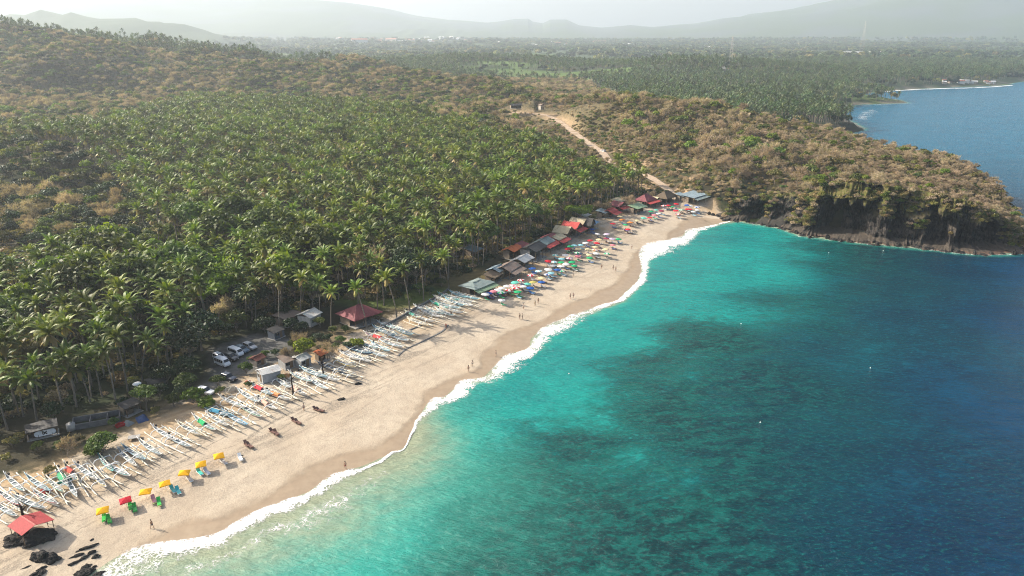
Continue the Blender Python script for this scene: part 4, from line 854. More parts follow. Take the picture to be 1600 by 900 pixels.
single('dark', 268, 560, 1.45, 'dense dark green tree closest to the white lamp post', 1, 'leafy_tree', 'tree', .85)
single('dark', 315, 548, 1.6, 'tall dark green tree behind the parked white minibus', 0, 'leafy_tree', 'tree', .9)
single('green', 341, 606, .5, 'small green bush beside the black off-roader', 1)
single('green', 385, 584, .55, 'low green bush between the black off-roader and the sheds', 0)
single('green', 393, 567, .3, 'small green bush beside the rusty brown shed', 1)
single('lime', 478, 567, 1.0, 'yellow-green tree with a pale bent trunk above the boats', 0, 'leafy_tree', 'tree')
single('bare', 448, 567, .75, 'white-barked leafless frangipani at the edge of the car park', 1, 'bare_tree', 'tree')
single('bare', 470, 550, .9, 'bare forked tree rising behind the yellow-green tree', 0, 'bare_tree', 'tree')
single('lime', 505, 552, .6, 'small yellow-green bush beside the orange-topped hut', 1)
single('bare', 516, 567, .75, 'leafless reddish-grey shrub leaning over the packed boats', 2, 'bare_tree', 'tree')
single('lime', 556, 541, .9, 'round green bush behind the packed white boats', 1, squash=.75)
single('green', 532, 536, .5, 'dark green bush beside the round green bush', 0, squash=.8)
single('dark', 497, 530, .5, 'low dark bush in the garden before the red pavilion', 0, squash=.7)
single('green', 520, 520, .4, 'small bush on the lawn in front of the red pavilion', 1, squash=.8)
single('bare', 106, 714, .8, 'tangled dry grey shrub between the shed and the rounded bush', 1, 'bare_tree', 'tree')
single('bare', 118, 694, .5, 'tangled dry grey shrub close to the grey concrete pen', 3, 'bare_tree', 'tree')
single('olive', 78, 742, .36, 'sparse straw-coloured bush behind the tangle of white boats', 0)
single('bare', 947, 338, 1.05, 'big bare grey tree on the beach beside the low red stall roofs', 0, 'bare_tree', 'tree')
single('bare', 935, 334, .8, 'smaller bare grey tree next to the flat-topped green tree', 2, 'bare_tree', 'tree')
single('bare', 983, 330, 1.0, 'big bare grey tree between the red stalls and the green-roofed stall', 2, 'bare_tree', 'tree')
single('bare', 1020, 312, .8, 'bare grey tree between the maroon-roofed and the thatched warungs', 1, 'bare_tree', 'tree')
single('lime', 1042, 302, .6, 'bright green bush behind the dark thatched warung', 0, squash=.7)
single('lime', 1065, 305, .4, 'yellow bush above the wavy grey-roofed restaurant', 1, squash=.8)
single('green', 1120, 312, .9, 'green bush on the slope beside the wavy grey-roofed restaurant', 0, squash=.8)
single('lime', 1135, 300, .8, 'yellow-green bush hanging over the beach end of the cliff', 1, squash=.8)
UMB_T = two('flat', leafy(70, 7.5, 6.8, 3400, .30, 16, umbrella=True), M['bark'], [M['lime']])
for px_u, py_u, s_u, lb in ((903, 348, 1.0, 'flat-topped bright green rain tree behind the pointed-gable warung'), (378, 215, 1.7, 'broad flat-topped bright green tree deep in the palm plantation'), (402, 214, 1.5, 'broad flat-topped dark-edged tree deep in the plantation beside the bright one')):
    x, y, z = G(px_u, py_u); o = empty('rain_tree', (x, y, z), .4, s_u); 
    if s_u > 1.2: o.location.z += 3; 
    link('trunk', UMB_T[0], o); link('crown', UMB_T[1], o); tag(o, lb, 'tree')
for k, (bx, by, kd, s_) in enumerate([(488, 540, 'green', .45), (512, 534, 'dark', .5), (540, 520, 'green', .4), (545, 545, 'dark', .45), (470, 522, 'dark', .6), (455, 515, 'dark', .7), (415, 520, 'dark', .8), (500, 512, 'green', .5), (440, 500, 'dark', .9), (590, 500, 'green', .4), (250, 622, 'dark', .6), (345, 528, 'dark', 1.1), (295, 590, 'dark', .9), (370, 518, 'green', 1.0), (20, 700, 'olive', .5), (60, 706, 'green', .35), (690, 448, 'green', .5), (672, 460, 'dark', .5), (35, 690, 'olive', .45), (640, 474, 'green', .5), (262, 600, 'dark', .8), (655, 460, 'green', .6), (272, 634, 'green', .55), (285, 622, 'dark', .6), (245, 648, 'olive', .4), (128, 690, 'olive', .35), (178, 668, 'green', .4), (10, 720, 'olive', .4), (95, 704, 'green', .4), (195, 640, 'dark', .6), (415, 560, 'green', .4), (430, 556, 'dark', .4), (460, 545, 'green', .5), (440, 596, 'green', .3), (388, 606, 'green', .3), (345, 618, 'green', .35), (525, 548, 'green', .4), (5, 655, 'dark', .8), (85, 655, 'dark', .7)]):
    x, y, z = G(bx, by); o = empty('bush', (x, y, z - 1.75 * s_), rp.uniform(0, 6), s_); tr, cr = LEAFY[kd][k % 2]; link('trunk', tr, o); link('crown', cr, o); lb_ = {'green': 'mid green leafy bush', 'dark': 'dark green leafy bush', 'olive': 'dry olive bush'}[kd]; tag(o, lb_, 'bush'); TREES.append((o, lb_, 'bushes at the beach edge'))
name_all(TREES)

# ------------------------------------------------------------------ materials for made things
m_paint = simple('boat_paint', (1, 1, 1), .45, .14, 2.5, .4, .1, objcolor=True)
m_white = simple('white_paint', (.80, .80, .77), .5, .14, 2.2, .4, .1)
m_bamboo = simple('bamboo', (.72, .68, .56), .6, .25, 1.2, .3, .2, rnd=.12)
m_deckin = simple('boat_inside', (.30, .34, .34), .7, .4, 2.0)
m_cloth = simple('canvas', (1, 1, 1), .8, .10, 1.5, .15, .15, objcolor=True, transl=.25)
m_cloth_w = simple('white_canvas', (.80, .80, .78), .8, .08, 1.5, .15, .15, transl=.25)
m_pole = simple('pole_metal', (.45, .43, .40), .5, .2, 3)
m_wood = simple('weathered_wood', (.19, .13, .085), .85, .4, 3, .2, .3, stretch=(1, 5, 5))
m_plastic = simple('plastic', (1, 1, 1), .4, .05, 2, .4, objcolor=True)
m_dark = simple('dark_rubber', (.02, .02, .022), .7, .2, 3)
m_glass = simple('dark_glass', (.015, .02, .025), .08, .1, 1, .6)
m_chrome = simple('lamp_glass', (.7, .7, .68), .2, .1, 1, .6)
m_conc = simple('concrete', (.36, .35, .33), .9, .35, 1.6, .2, .3)
m_conc_d = simple('old_concrete', (.17, .17, .17), .9, .35, 1.6, .2, .3)
m_plank = simple('hut_boards', (.15, .11, .08), .9, .4, 2.5, .2, .4, stretch=(6, 6, .6))
m_wallp = simple('painted_wall', (1, 1, 1), .85, .25, 1.2, .2, .2, objcolor=True)
m_thatch = simple('thatch', (.16, .125, .09), .95, .45, 4, .1, .9, stretch=(1, 1, 5))
def roof_mat():
    m, t = nt('corrugated_roof'); v = coords(t); n1 = noise(t, v, .8, 6, .7); n2 = noise(t, v, 4, 4, .6); oi = N(t, 'ShaderNodeObjectInfo')
    c = mixc(t, 1.0, oi.outputs['Color'], mixc(t, maprange(t, n2, .3, .7), (1.05, 1.05, 1.05), (.78, .76, .74)), 'MULTIPLY')
    c = mixc(t, maprange(t, n1, .53, .66, 0, .75), c, mixc(t, 1.0, oi.outputs['Color'], (.62, .45, .36), 'MULTIPLY'))
    wv = N(t, 'ShaderNodeTexWave', wave_type='BANDS', bands_direction='Y', i={'Scale': 2.2, 'Distortion': .3}); L(t, v, wv.inputs[0])
    finish(t, c, .6, .3, wv.outputs[1], .5, .06); return m
m_roof = roof_mat()
m_rock, t = nt('lava_rock'); v = coords(t); n1 = noise(t, v, 1.2, 6, .7); finish(t, mixc(t, maprange(t, n1, .35, .7), (.016, .015, .015), (.055, .048, .042)), .9, .25, n1, 1.0, .4)
m_skin = simple('skin', (.32, .185, .12), .6, .15, 5); m_hair = simple('hair', (.02, .015, .012), .7, .2, 5)

SEA_T = np.array(smooth_line([p for p in beach_line], 2))
def sea_ang(x, y):
    d, k = seg_dist(np.array([x]), np.array([y]), SEA_T[::6]); k = int(k[0]); a, b = SEA_T[::6][max(k - 1, 0)], SEA_T[::6][min(k + 2, len(SEA_T[::6]) - 1)]
    return math.atan2(b[1] - a[1], b[0] - a[0]) - math.pi / 2
def copy_tree(o, parent=None):
    c = o.copy(); C.objects.link(c)
    if parent: c.parent = parent
    for ch in list(o.children): copy_tree(ch, c)
    return c
def setcol(o, names, col):
    for ch in o.children:
        if ch.name.split('.')[0] in names: ch.color = (*col, 1)
        setcol(ch, names, col)

# ------------------------------------------------------------------ outrigger boats
def hull_mesh(Ln=7.4, w=.42, seed=0):
    mb = MB(); n = 19; vs = []; m_ = 7
    for i in range(n):
        u = -1 + 2 * i / (n - 1); x = u * Ln / 2; ww = w * max(.05, (1 - abs(u) ** 2.6)) ; kz = .10 + .42 * abs(u) ** 3.2 + (.25 * max(0, u) ** 6); gzv = .68 + .42 * abs(u) ** 2.6
        for k in range(m_):
            a = math.pi * k / (m_ - 1); vs.append((x, -math.cos(a) * ww * (1 if k not in (0, m_ - 1) else 1.04), kz + (gzv - kz) * (1 - math.sin(a) ** .8)))
        vs.append((x, ww * .84, gzv - .01)); vs.append((x, -ww * .84, gzv - .01))
    r = m_ + 2; fs = []
    for i in range(n - 1):
        for k in range(r): fs.append((i * r + k, i * r + (k + 1) % r, (i + 1) * r + (k + 1) % r, (i + 1) * r + k))
    fs = [f for j, f in enumerate(fs) if j % r != m_]      # open top
    fs.append(tuple(range(r - 1, -1, -1))); fs.append(tuple((n - 1) * r + k for k in range(r)))
    mb.add(vs, fs, 0, False)
    for s_ in (-1, 1):                                      # beaks
        x0 = s_ * Ln / 2; mb.tube([(x0 * .96, 0, .78), (x0 * 1.07, 0, 1.02), (x0 * 1.15, 0, 1.38 if s_ > 0 else 1.25)], [.10, .075, .05], 5, 0)
    return mb.mesh('hull', [m_paint])
def deck_mesh(Ln=7.4, w=.42):
    mb = MB(); n = 13; vs = []
    for i in range(n):
        u = -.9 + 1.8 * i / (n - 1); ww = w * .82 * (1 - abs(u) ** 2.6); vs += [(u * Ln / 2, -ww, .56), (u * Ln / 2, ww, .56)]
    mb.add(vs, [(2 * i, 2 * i + 2, 2 * i + 3, 2 * i + 1) for i in range(n - 1)])
    for x in (-1.9, -.5, .9, 2.2): mb.box((x, 0, .66), (.28, .7, .05), 1)
    return mb.mesh('deck', [m_deckin, m_white])
def stripe_mesh(Ln=7.4, w=.42):
    mb = MB(); n = 15
    for s_ in (-1, 1):
        vs = []
        for i in range(n):
            u = -.93 + 1.86 * i / (n - 1); ww = w * (1 - abs(u) ** 2.6) * 1.05 + .012; g = .66 + .40 * abs(u) ** 2.6; vs += [(u * Ln / 2, s_ * ww, g - .12), (u * Ln / 2, s_ * ww, g)]
        mb.add(vs, [(2 * i, 2 * i + 2, 2 * i + 3, 2 * i + 1) for i in range(n - 1)])
    return mb.mesh('gunwale', [m_paint])
ME_HULL, ME_DECK, ME_STR = hull_mesh(), deck_mesh(), stripe_mesh()
def beam_me(B):
    return MB().tube([(0, -B, .20), (0, -B * .97, .42), (0, -B * .82, .86), (0, -B * .5, 1.02), (0, 0, .95), (0, B * .5, 1.02), (0, B * .82, .86), (0, B * .97, .42), (0, B, .20)], .08, 6, 0).mesh('crossbeam', [m_white])
ME_BEAM = beam_me(1.75)
ME_FLOAT = MB().tube([(-3.9, 0, .30), (-3.2, 0, .18), (0, 0, .14), (3.2, 0, .17), (4.2, 0, .34)], [.09, .12, .125, .12, .08], 7, 0).mesh('outrigger_float', [m_bamboo])
ME_SPAR = MB().tube([(-3.3, .1, 1.12), (3.7, -.12, 1.22)], [.045, .03], 6, 0).tube([(-2.6, -.05, 1.16), (3.0, .2, 1.18)], [.03, .03], 5, 0).mesh('spar', [m_bamboo])
ME_TILLER = MB().tube([(-3.2, 0, .7), (-3.25, 0, 1.5)], .04, 5).tube([(-3.7, .3, 1.1), (-3.1, -.35, 1.25)], .03, 5).mesh('tiller_post', [m_white])
ME_MOTOR = MB().box((-3.05, .35, 1.0), (.34, .26, .34), 0, .2).tube([(-3.1, .35, .9), (-3.6, .45, .35), (-4.2, .5, .2)], .035, 5, 0).mesh('outboard_motor', [m_dark])
def cloth_me(sx, sy, seed):
    g = 10; vs = []
    for i in range(g):
        for j in range(g):
            x = (i / (g - 1) - .5) * sx; y = (j / (g - 1) - .5) * sy; vs.append((x, y, .98 - .5 * (abs(y) / (sy / 2)) ** 2 + .12 * vnoise(x * 2.2 + seed, y * 2.2, seed).item()))
    return MB().add(vs, [(i * g + j, (i + 1) * g + j, (i + 1) * g + j + 1, i * g + j + 1) for i in range(g - 1) for j in range(g - 1)], 0, True).mesh('tarpaulin', [m_cloth])
ME_TARP = cloth_me(2.2, 1.2, 3)
def make_boat(var):
    t_ = empty('outrigger_boat', (0, 0, 0))
    link('hull', ME_HULL, t_); link('deck', ME_DECK, t_); link('gunwale', ME_STR, t_)
    for x in (-1.6, 1.7): link('crossbeam', ME_BEAM, t_, (x, 0, 0))
    for y in (-1.75, 1.75): link('outrigger_float', ME_FLOAT, t_, (.2, y, 0))
    if var in (0, 2): link('spar', ME_SPAR, t_)
    if var in (0, 1): link('tiller_post', ME_TILLER, t_)
    if var in (1, 2): link('outboard_motor', ME_MOTOR, t_)
    return t_
BP = [make_boat(k) for k in range(3)]
W_, LB, TL, DB, GR, CR = (.80, .80, .78), (.42, .66, .76), (.22, .58, .55), (.05, .10, .18), (.10, .42, .22), (.78, .70, .54)
BOATS = [(17, 784, W_, (.6, .08, .06), None), (8, 800, W_, LB, None), (24, 760, W_, TL, None), (47, 790, W_, LB, None), (60, 760, LB, W_, None), (72, 782, W_, (.6, .1, .08), None), (86, 762, CR, TL, None), (98, 750, W_, TL, GR), (113, 766, W_, LB, None),
         (112, 742, CR, LB, (.55, .12, .09)), (135, 742, W_, CR, None), (153, 752, W_, (.75, .55, .08), None), (166, 728, TL, W_, None), (183, 738, W_, TL, None), (200, 720, W_, CR, None), (210, 712, LB, W_, None), (235, 704, W_, LB, None), (257, 682, W_, W_, None), (279, 693, W_, LB, None),
         (296, 675, CR, W_, None), (320, 666, W_, TL, (.04, .42, .16)), (340, 660, W_, CR, None), (341, 647, LB, DB, (.08, .3, .45)), (368, 658, (.25, .5, .7), W_, None), (364, 633, W_, CR, None), (391, 646, W_, GR, None), (388, 623, W_, LB, None), (416, 634, W_, W_, (.75, .45, .35)),
         (409, 612, LB, W_, (.62, .06, .08)), (433, 621, W_, CR, (.75, .32, .14)), (441, 601, W_, LB, None), (462, 612, W_, CR, (.72, .48, .38)), (470, 593, W_, TL, None), (496, 603, W_, LB, None), (490, 586, LB, W_, None), (510, 592, W_, W_, None),
         (519, 579, DB, CR, None), (539, 588, (.13, .13, .13), CR, None), (537, 571, CR, (.7, .5, .1), None), (546, 559, W_, CR, None), (562, 562, W_, W_, None), (561, 551, DB, LB, None), (587, 555, W_, LB, None), (574, 542, W_, TL, None), (594, 545, LB, W_, None),
         (590, 530, W_, (.6, .1, .08), (.65, .08, .08)), (611, 540, W_, LB, None), (601, 521, LB, W_, None), (620, 530, W_, LB, None), (607, 512, W_, TL, None), (628, 520, LB, CR, None),
         (644, 494, CR, TL, (.10, .35, .28)), (662, 501, W_, CR, None), (673, 493, W_, W_, None), (652, 506, CR, W_, None), (686, 479, TL, W_, (.05, .38, .25)), (699, 480, LB, W_, None), (680, 489, W_, TL, None), (710, 475, LB, DB, None), (701, 467, TL, W_, None), (719, 471, W_, CR, None), (732, 466, LB, (.2, .6, .7), None),
         (692, 472, W_, CR, None), (705, 487, W_, CR, None), (695, 491, W_, TL, None), (716, 463, LB, TL, None), (664, 487, W_, LB, None), (726, 476, W_, W_, None)]
def cname(c):
    d = {W_: 'white', LB: 'pale blue', TL: 'teal', DB: 'dark blue', GR: 'green', CR: 'cream'}
    if c in d: return d[c]
    r, g, b = c
    if r > .5 and g < .2: return 'red'
    if r > .6 and g > .45 and b < .15: return 'yellow'
    if r > .6 and g < .4: return 'orange'
    if r > .6: return 'peach'
    if b > .4: return 'blue'
    if max(c) < .2: return 'dark grey'
    return 'dark'
def boat_ang(bx, by):
    sl_ = float(np.interp(bx, [20, 240, 300, 460, 560, 620, 720], [44, 38, 28, 24, 20, 20, 19])); a, b = W(bx, by, 3), W(bx + 20, by + 20 * math.tan(R(sl_)), 3); return math.atan2(b[1] - a[1], b[0] - a[0])
made = []
rb = random.Random(3)
for i, (bx, by, hc, gc, tarp) in enumerate(BOATS):
    k = rb.randrange(3); o = BP[k] if BP[k] not in [m_[0] for m_ in made] else copy_tree(BP[k])
    x, y, z = G(bx, by); o.location = (x, y, z - .02); o.rotation_euler = (rb.uniform(-.03, .03), 0, boat_ang(bx, by) + rb.gauss(0, .07))
    far_ = by < 515; s = rb.uniform(.94, 1.06) * 1.08; o.scale = (s * 1.1, s * (.8 if far_ else .95), s)
    setcol(o, ('hull',), hc); setcol(o, ('gunwale',), gc)
    if tarp: link('tarpaulin', ME_TARP, o, (rb.uniform(-1, .6), 0, .02), (0, 0, rb.uniform(-.15, .15)), tarp)
    d = f'{cname(hc)} outrigger boat with {cname(gc)} rail' + (f' and {cname(tarp)} cover' if tarp else ''); tag(o, d, 'boat'); made.append((o, d, 'outrigger boats drawn up at the top of the beach'))
for b_ in BP:
    if b_ not in [m_[0] for m_ in made]: raise RuntimeError('unused boat')
name_all(made)

# ------------------------------------------------------------------ umbrellas
def umb_mesh(r, hgt, n, panels2, sq=False, rise=.42):
    mb = MB(); vs = [(0, 0, hgt)]; k_ = 4
    for j in range(1, k_ + 1):
        u = j / k_
        for i in range(n * 2):
            a = math.pi * i / n + (math.pi / 4 if sq else 0); corner = i % 2 == 0; rr = r * u * (1 if corner else (math.cos(math.pi / n) * .97)); zz_ = hgt - rise * (u ** 1.25) - (0 if corner else -.05 * u)
            vs.append((rr * math.cos(a), rr * math.sin(a), zz_))
    m2 = n * 2
    for i in range(m2):
        p = ((i // 2) % 2) if panels2 else 0; a, b = 1 + i, 1 + (i + 1) % m2; mb.add([vs[0], vs[a], vs[b]], [(0, 1, 2)], p)
        for j in range(k_ - 1):
            q_ = [vs[1 + j * m2 + i], vs[1 + (j + 1) * m2 + i], vs[1 + (j + 1) * m2 + (i + 1) % m2], vs[1 + j * m2 + (i + 1) % m2]]; mb.add(q_, [(0, 1, 2, 3)], p)
        e0, e1 = vs[1 + (k_ - 1) * m2 + i], vs[1 + (k_ - 1) * m2 + (i + 1) % m2]; mb.add([e0, (e0[0] * 1.01, e0[1] * 1.01, e0[2] - .16), (e1[0] * 1.01, e1[1] * 1.01, e1[2] - .16), e1], [(0, 1, 2, 3)], p)
    return mb.mesh('canopy', [m_cloth, m_cloth_w])
ME_POLE = MB().tube([(0, 0, -.3), (0, 0, 2.42)], .028, 6, 0).mesh('pole', [m_pole])
ME_RIB = MB().lathe([(.0, .12), (.10, .10), (.12, 0)], 8, 0, (0, 0, .02)).mesh('foot', [m_conc])
ME_UP, ME_U2, ME_US = umb_mesh(1.45, 2.4, 8, False), umb_mesh(1.45, 2.4, 8, True), umb_mesh(1.55, 2.35, 4, False, True, .55)
RD, PK, GN, BL, LBU, YE, CRM, ORG, WHT, LAV, MAR, TEA, OLV = (.62, .03, .05), (.75, .25, .30), (.03, .42, .17), (.03, .12, .42), (.30, .62, .70), (.90, .48, .02), (.80, .68, .40), (.85, .30, .08), (.8, .8, .79), (.62, .52, .66), (.30, .05, .09), (.15, .60, .48), (.50, .46, .14)
UNAME = {RD: 'red', PK: 'pink', GN: 'green', BL: 'blue', LBU: 'light blue', YE: 'yellow', CRM: 'cream', ORG: 'orange', WHT: 'white', LAV: 'lavender', MAR: 'maroon', TEA: 'mint green', OLV: 'olive'}
def make_umb(me, col, x, y, z, s=1.0, rz=0.0, tilt=(0, 0)):
    o = empty('beach_umbrella', (x, y, z), rz, s); o.rotation_euler = (tilt[0], tilt[1], rz); link('pole', ME_POLE, o); link('canopy', me, o, color=col); return o
made = []
for ux, uy, c in ((163, 809, YE), (199, 793, RD), (229, 780, YE), (260, 767, YE), (289, 750, YE), (316, 736, YE), (343, 723, YE)):
    x, y, z = G(ux, uy); o = make_umb(ME_US, c, x, y, z, .88, rb.uniform(.2, .6), (rb.uniform(-.06, .06), rb.uniform(-.06, .06))); d = f'square {UNAME[c]} umbrella on open sand'
    tag(o, d, 'umbrella'); made.append((o, d, 'umbrellas spaced along the open sand'))
FARU = [(758, 462, WHT, 0), (764, 460, BL, 0), (771, 457, PK, 0), (778, 455, WHT, 1), (784, 452, WHT, 0), (792, 449, WHT, 0), (784, 470, WHT, 0), (783, 458, GN, 1), (795, 455, RD, 1), (806, 452, RD, 1), (801, 449, PK, 1), (809, 458, GN, 0), (805, 444, TEA, 0), (814, 440, RD, 1), (824, 445, TEA, 0), (833, 443, OLV, 0), (828, 452, BL, 0), (818, 449, WHT, 1),
        (830, 432, RD, 1), (842, 426, LBU, 1), (846, 436, CRM, 0), (846, 443, BL, 0), (855, 431, BL, 1), (832, 422, BL, 0), (856, 424, WHT, 0), (856, 411, RD, 0), (865, 412, LBU, 1), (877, 412, GN, 0), (884, 415, WHT, 0), (865, 417, WHT, 0), (876, 419, WHT, 0), (877, 425, GN, 1), (861, 428, LBU, 0), (871, 424, BL, 0),
        (867, 401, TEA, 1), (883, 401, WHT, 0), (890, 406, PK, 1), (894, 412, GN, 0), (897, 417, GN, 0), (877, 407, LBU, 0), (887, 391, RD, 0), (891, 388, GN, 0), (897, 386, LBU, 0), (903, 392, CRM, 0), (902, 397, GN, 1), (907, 385, LBU, 0), (915, 382, WHT, 0), (922, 378, RD, 0), (936, 377, CRM, 0), (932, 383, RD, 0), (930, 388, CRM, 0),
        (919, 393, CRM, 0), (929, 393, ORG, 1), (903, 403, PK, 0), (920, 400, CRM, 0), (921, 405, GN, 0), (931, 399, WHT, 0), (946, 392, CRM, 0), (948, 399, GN, 1), (957, 385, PK, 0), (956, 376, LAV, 0), (948, 369, LAV, 0), (947, 375, MAR, 0), (933, 368, WHT, 0), (924, 361, BL, 0), (966, 376, GN, 0),
        (957, 353, RD, 0), (972, 347, ORG, 0), (977, 354, GN, 0), (984, 351, ORG, 0), (981, 361, RD, 0), (995, 347, CRM, 0), (1005, 344, TEA, 0), (1015, 343, RD, 0), (1022, 339, PK, 0), (1029, 337, WHT, 0), (1017, 333, GN, 0), (1025, 331, TEA, 0), (1033, 333, MAR, 0), (1037, 325, RD, 1), (1044, 325, RD, 0), (1050, 326, GN, 0), (1056, 322, RD, 0),
        (1056, 333, RD, 0), (1059, 338, RD, 1), (1064, 331, GN, 1), (1073, 324, BL, 0), (1078, 325, WHT, 0), (1078, 330, RD, 0), (1083, 334, WHT, 0), (1089, 327, BL, 1), (1089, 331, WHT, 0), (1074, 330, RD, 0), (968, 342, CRM, 0)]
LOUNG = []
for ux, uy, c, two_ in FARU:
    x, y, z = G(ux, uy + 6 * (uy - 250) / 200); s = rb.uniform(.80, .98); o = make_umb(ME_U2 if two_ else ME_UP, c, x, y, z, s, rb.uniform(0, 6), (rb.uniform(-.07, .07), rb.uniform(-.07, .07)))
    d = f'{UNAME[c]}-and-white umbrella' if two_ else f'round {UNAME[c]} umbrella'; tag(o, d, 'umbrella'); made.append((o, d, 'umbrellas crowded in front of the warungs')); LOUNG.append((x, y, c))
name_all(made)

# ------------------------------------------------------------------ loungers and tables
ME_LF = MB().box((0, 0, .28), (1.9, .62, .06), 0).mesh('bed_frame', [m_plastic])
ME_LL = MB().tube([(0, 0, 0), (0, 0, .26)], .03, 5, 0).mesh('leg', [m_plastic])
ME_LM = MB().box((-.25 + .4, 0, .355), (1.3, .58, .08), 0).mesh('mattress', [m_plastic])
ME_LB = MB().add([(-.5, -.29, .33), (-.5, .29, .33), (-1.12, .29, .78), (-1.12, -.29, .78), (-.46, -.29, .40), (-.46, .29, .40), (-1.07, .29, .85), (-1.07, -.29, .85)], [(0, 1, 2, 3), (7, 6, 5, 4), (0, 4, 5, 1), (1, 5, 6, 2), (2, 6, 7, 3), (3, 7, 4, 0)], 0).mesh('backrest', [m_plastic])
def lounger(x, y, z, rz, fc, mc, s=1.0):
    o = empty('sun_lounger', (x, y, z), rz, s); link('bed_frame', ME_LF, o, color=fc); link('mattress', ME_LM, o, color=mc); link('backrest', ME_LB, o, color=mc)
    for lx in (-.8, .8):
        for ly in (-.26, .26): link('leg', ME_LL, o, (lx, ly, 0), color=fc)
    return o
made = []
GB, WB, BR = (.03, .40, .06), (.75, .75, .73), (.14, .07, .05)
for lx, ly, f, m_, sx_, ds in ((163, 812, GB, GB, 0, 'bright green'), (171, 815, GB, GB, 0, 'bright green with a bag on it'), (204, 794, GB, GB, 0, 'bright green'), (211, 797, GB, GB, 0, 'bright green'), (241, 784, (.5, .6, .2), (.55, .25, .3), 0, 'pink and lime towel-draped'), (249, 788, (.5, .6, .2), GB, 0, 'lime green'),
                        (271, 768, WB, (.05, .40, .42), 0, 'white with teal towel'), (279, 770, WB, (.05, .40, .42), 0, 'white with dark teal towel'), (297, 751, WB, (.45, .45, .45), 0, 'white with grey mattress'), (313, 741, WB, (.05, .45, .40), 0, 'white with teal mattress'), (324, 740, WB, (.5, .55, .65), 0, 'white with pale blue mattress'),
                        (350, 724, WB, (.45, .45, .45), 0, 'white with grey mattress'), (376, 718, WB, WB, 0, 'plain white'), (386, 697, BR, BR, 0, 'dark brown wooden'), (391, 699, BR, BR, 0, 'dark brown wooden'), (427, 677, BR, BR, 0, 'dark brown wooden'), (432, 679, BR, BR, 0, 'dark brown wooden'), (461, 660, BR, BR, 0, 'dark brown wooden'), (466, 662, BR, BR, 0, 'dark brown wooden'), (496, 642, BR, BR, 0, 'dark brown wooden'), (501, 643, BR, BR, 0, 'dark brown wooden')):
    x, y, z = G(lx, ly); o = lounger(x, y, z, sea_ang(x, y) + rb.uniform(-.15, .15), f, m_, 1.08); tag(o, ds + ' sun lounger', 'sun lounger'); made.append((o, ds + ' sun lounger', 'loungers spaced along the open sand'))
ME_TT = MB().lathe([(0, .5), (.42, .5), (.42, .46), (0, .46)], 12, 0).mesh('table_top', [m_wood]); ME_TL = MB().tube([(0, 0, 0), (0, 0, .48)], .045, 6).mesh('leg', [m_wood])
madet = []
for i, (x, y, c) in enumerate(LOUNG):
    a = sea_ang(x, y); n_ = 2 if i % 3 else 1
    for k in range(n_):
        off = (k - (n_ - 1) / 2) * 1.0 + rb.uniform(-.2, .2); ox, oy = .9 * math.cos(a) - off * math.sin(a), .9 * math.sin(a) + off * math.cos(a); zc = gz(x + ox, y + oy)
        col_ = rb.choice([(.03, .38, .14), (.04, .14, .4), (.7, .7, .68), (.16, .10, .07), (.25, .5, .6), (.02, .02, .02)]); fc_ = rb.choice([(.6, .6, .58), (.2, .13, .08)])
        d = {(.03, .38, .14): 'green', (.04, .14, .4): 'blue', (.7, .7, .68): 'white', (.16, .10, .07): 'brown', (.25, .5, .6): 'light blue', (.02, .02, .02): 'black'}[col_] + ' cushioned sun lounger'
        o = lounger(x + ox, y + oy, zc, a + rb.uniform(-.2, .2), fc_, col_, 1.05); tag(o, d, 'sun lounger'); made.append((o, d, 'loungers under the crowded umbrellas'))
    if i % 4 == 0:
        tx, ty = x + .9 * math.sin(a), y - .9 * math.cos(a); o = empty('side_table', (tx, ty, gz(tx, ty))); link('table_top', ME_TT, o); link('leg', ME_TL, o); tag(o, 'small round brown table', 'table'); madet.append((o, 'small round brown table', 'small tables under the umbrellas'))
name_all(made); name_all(madet)

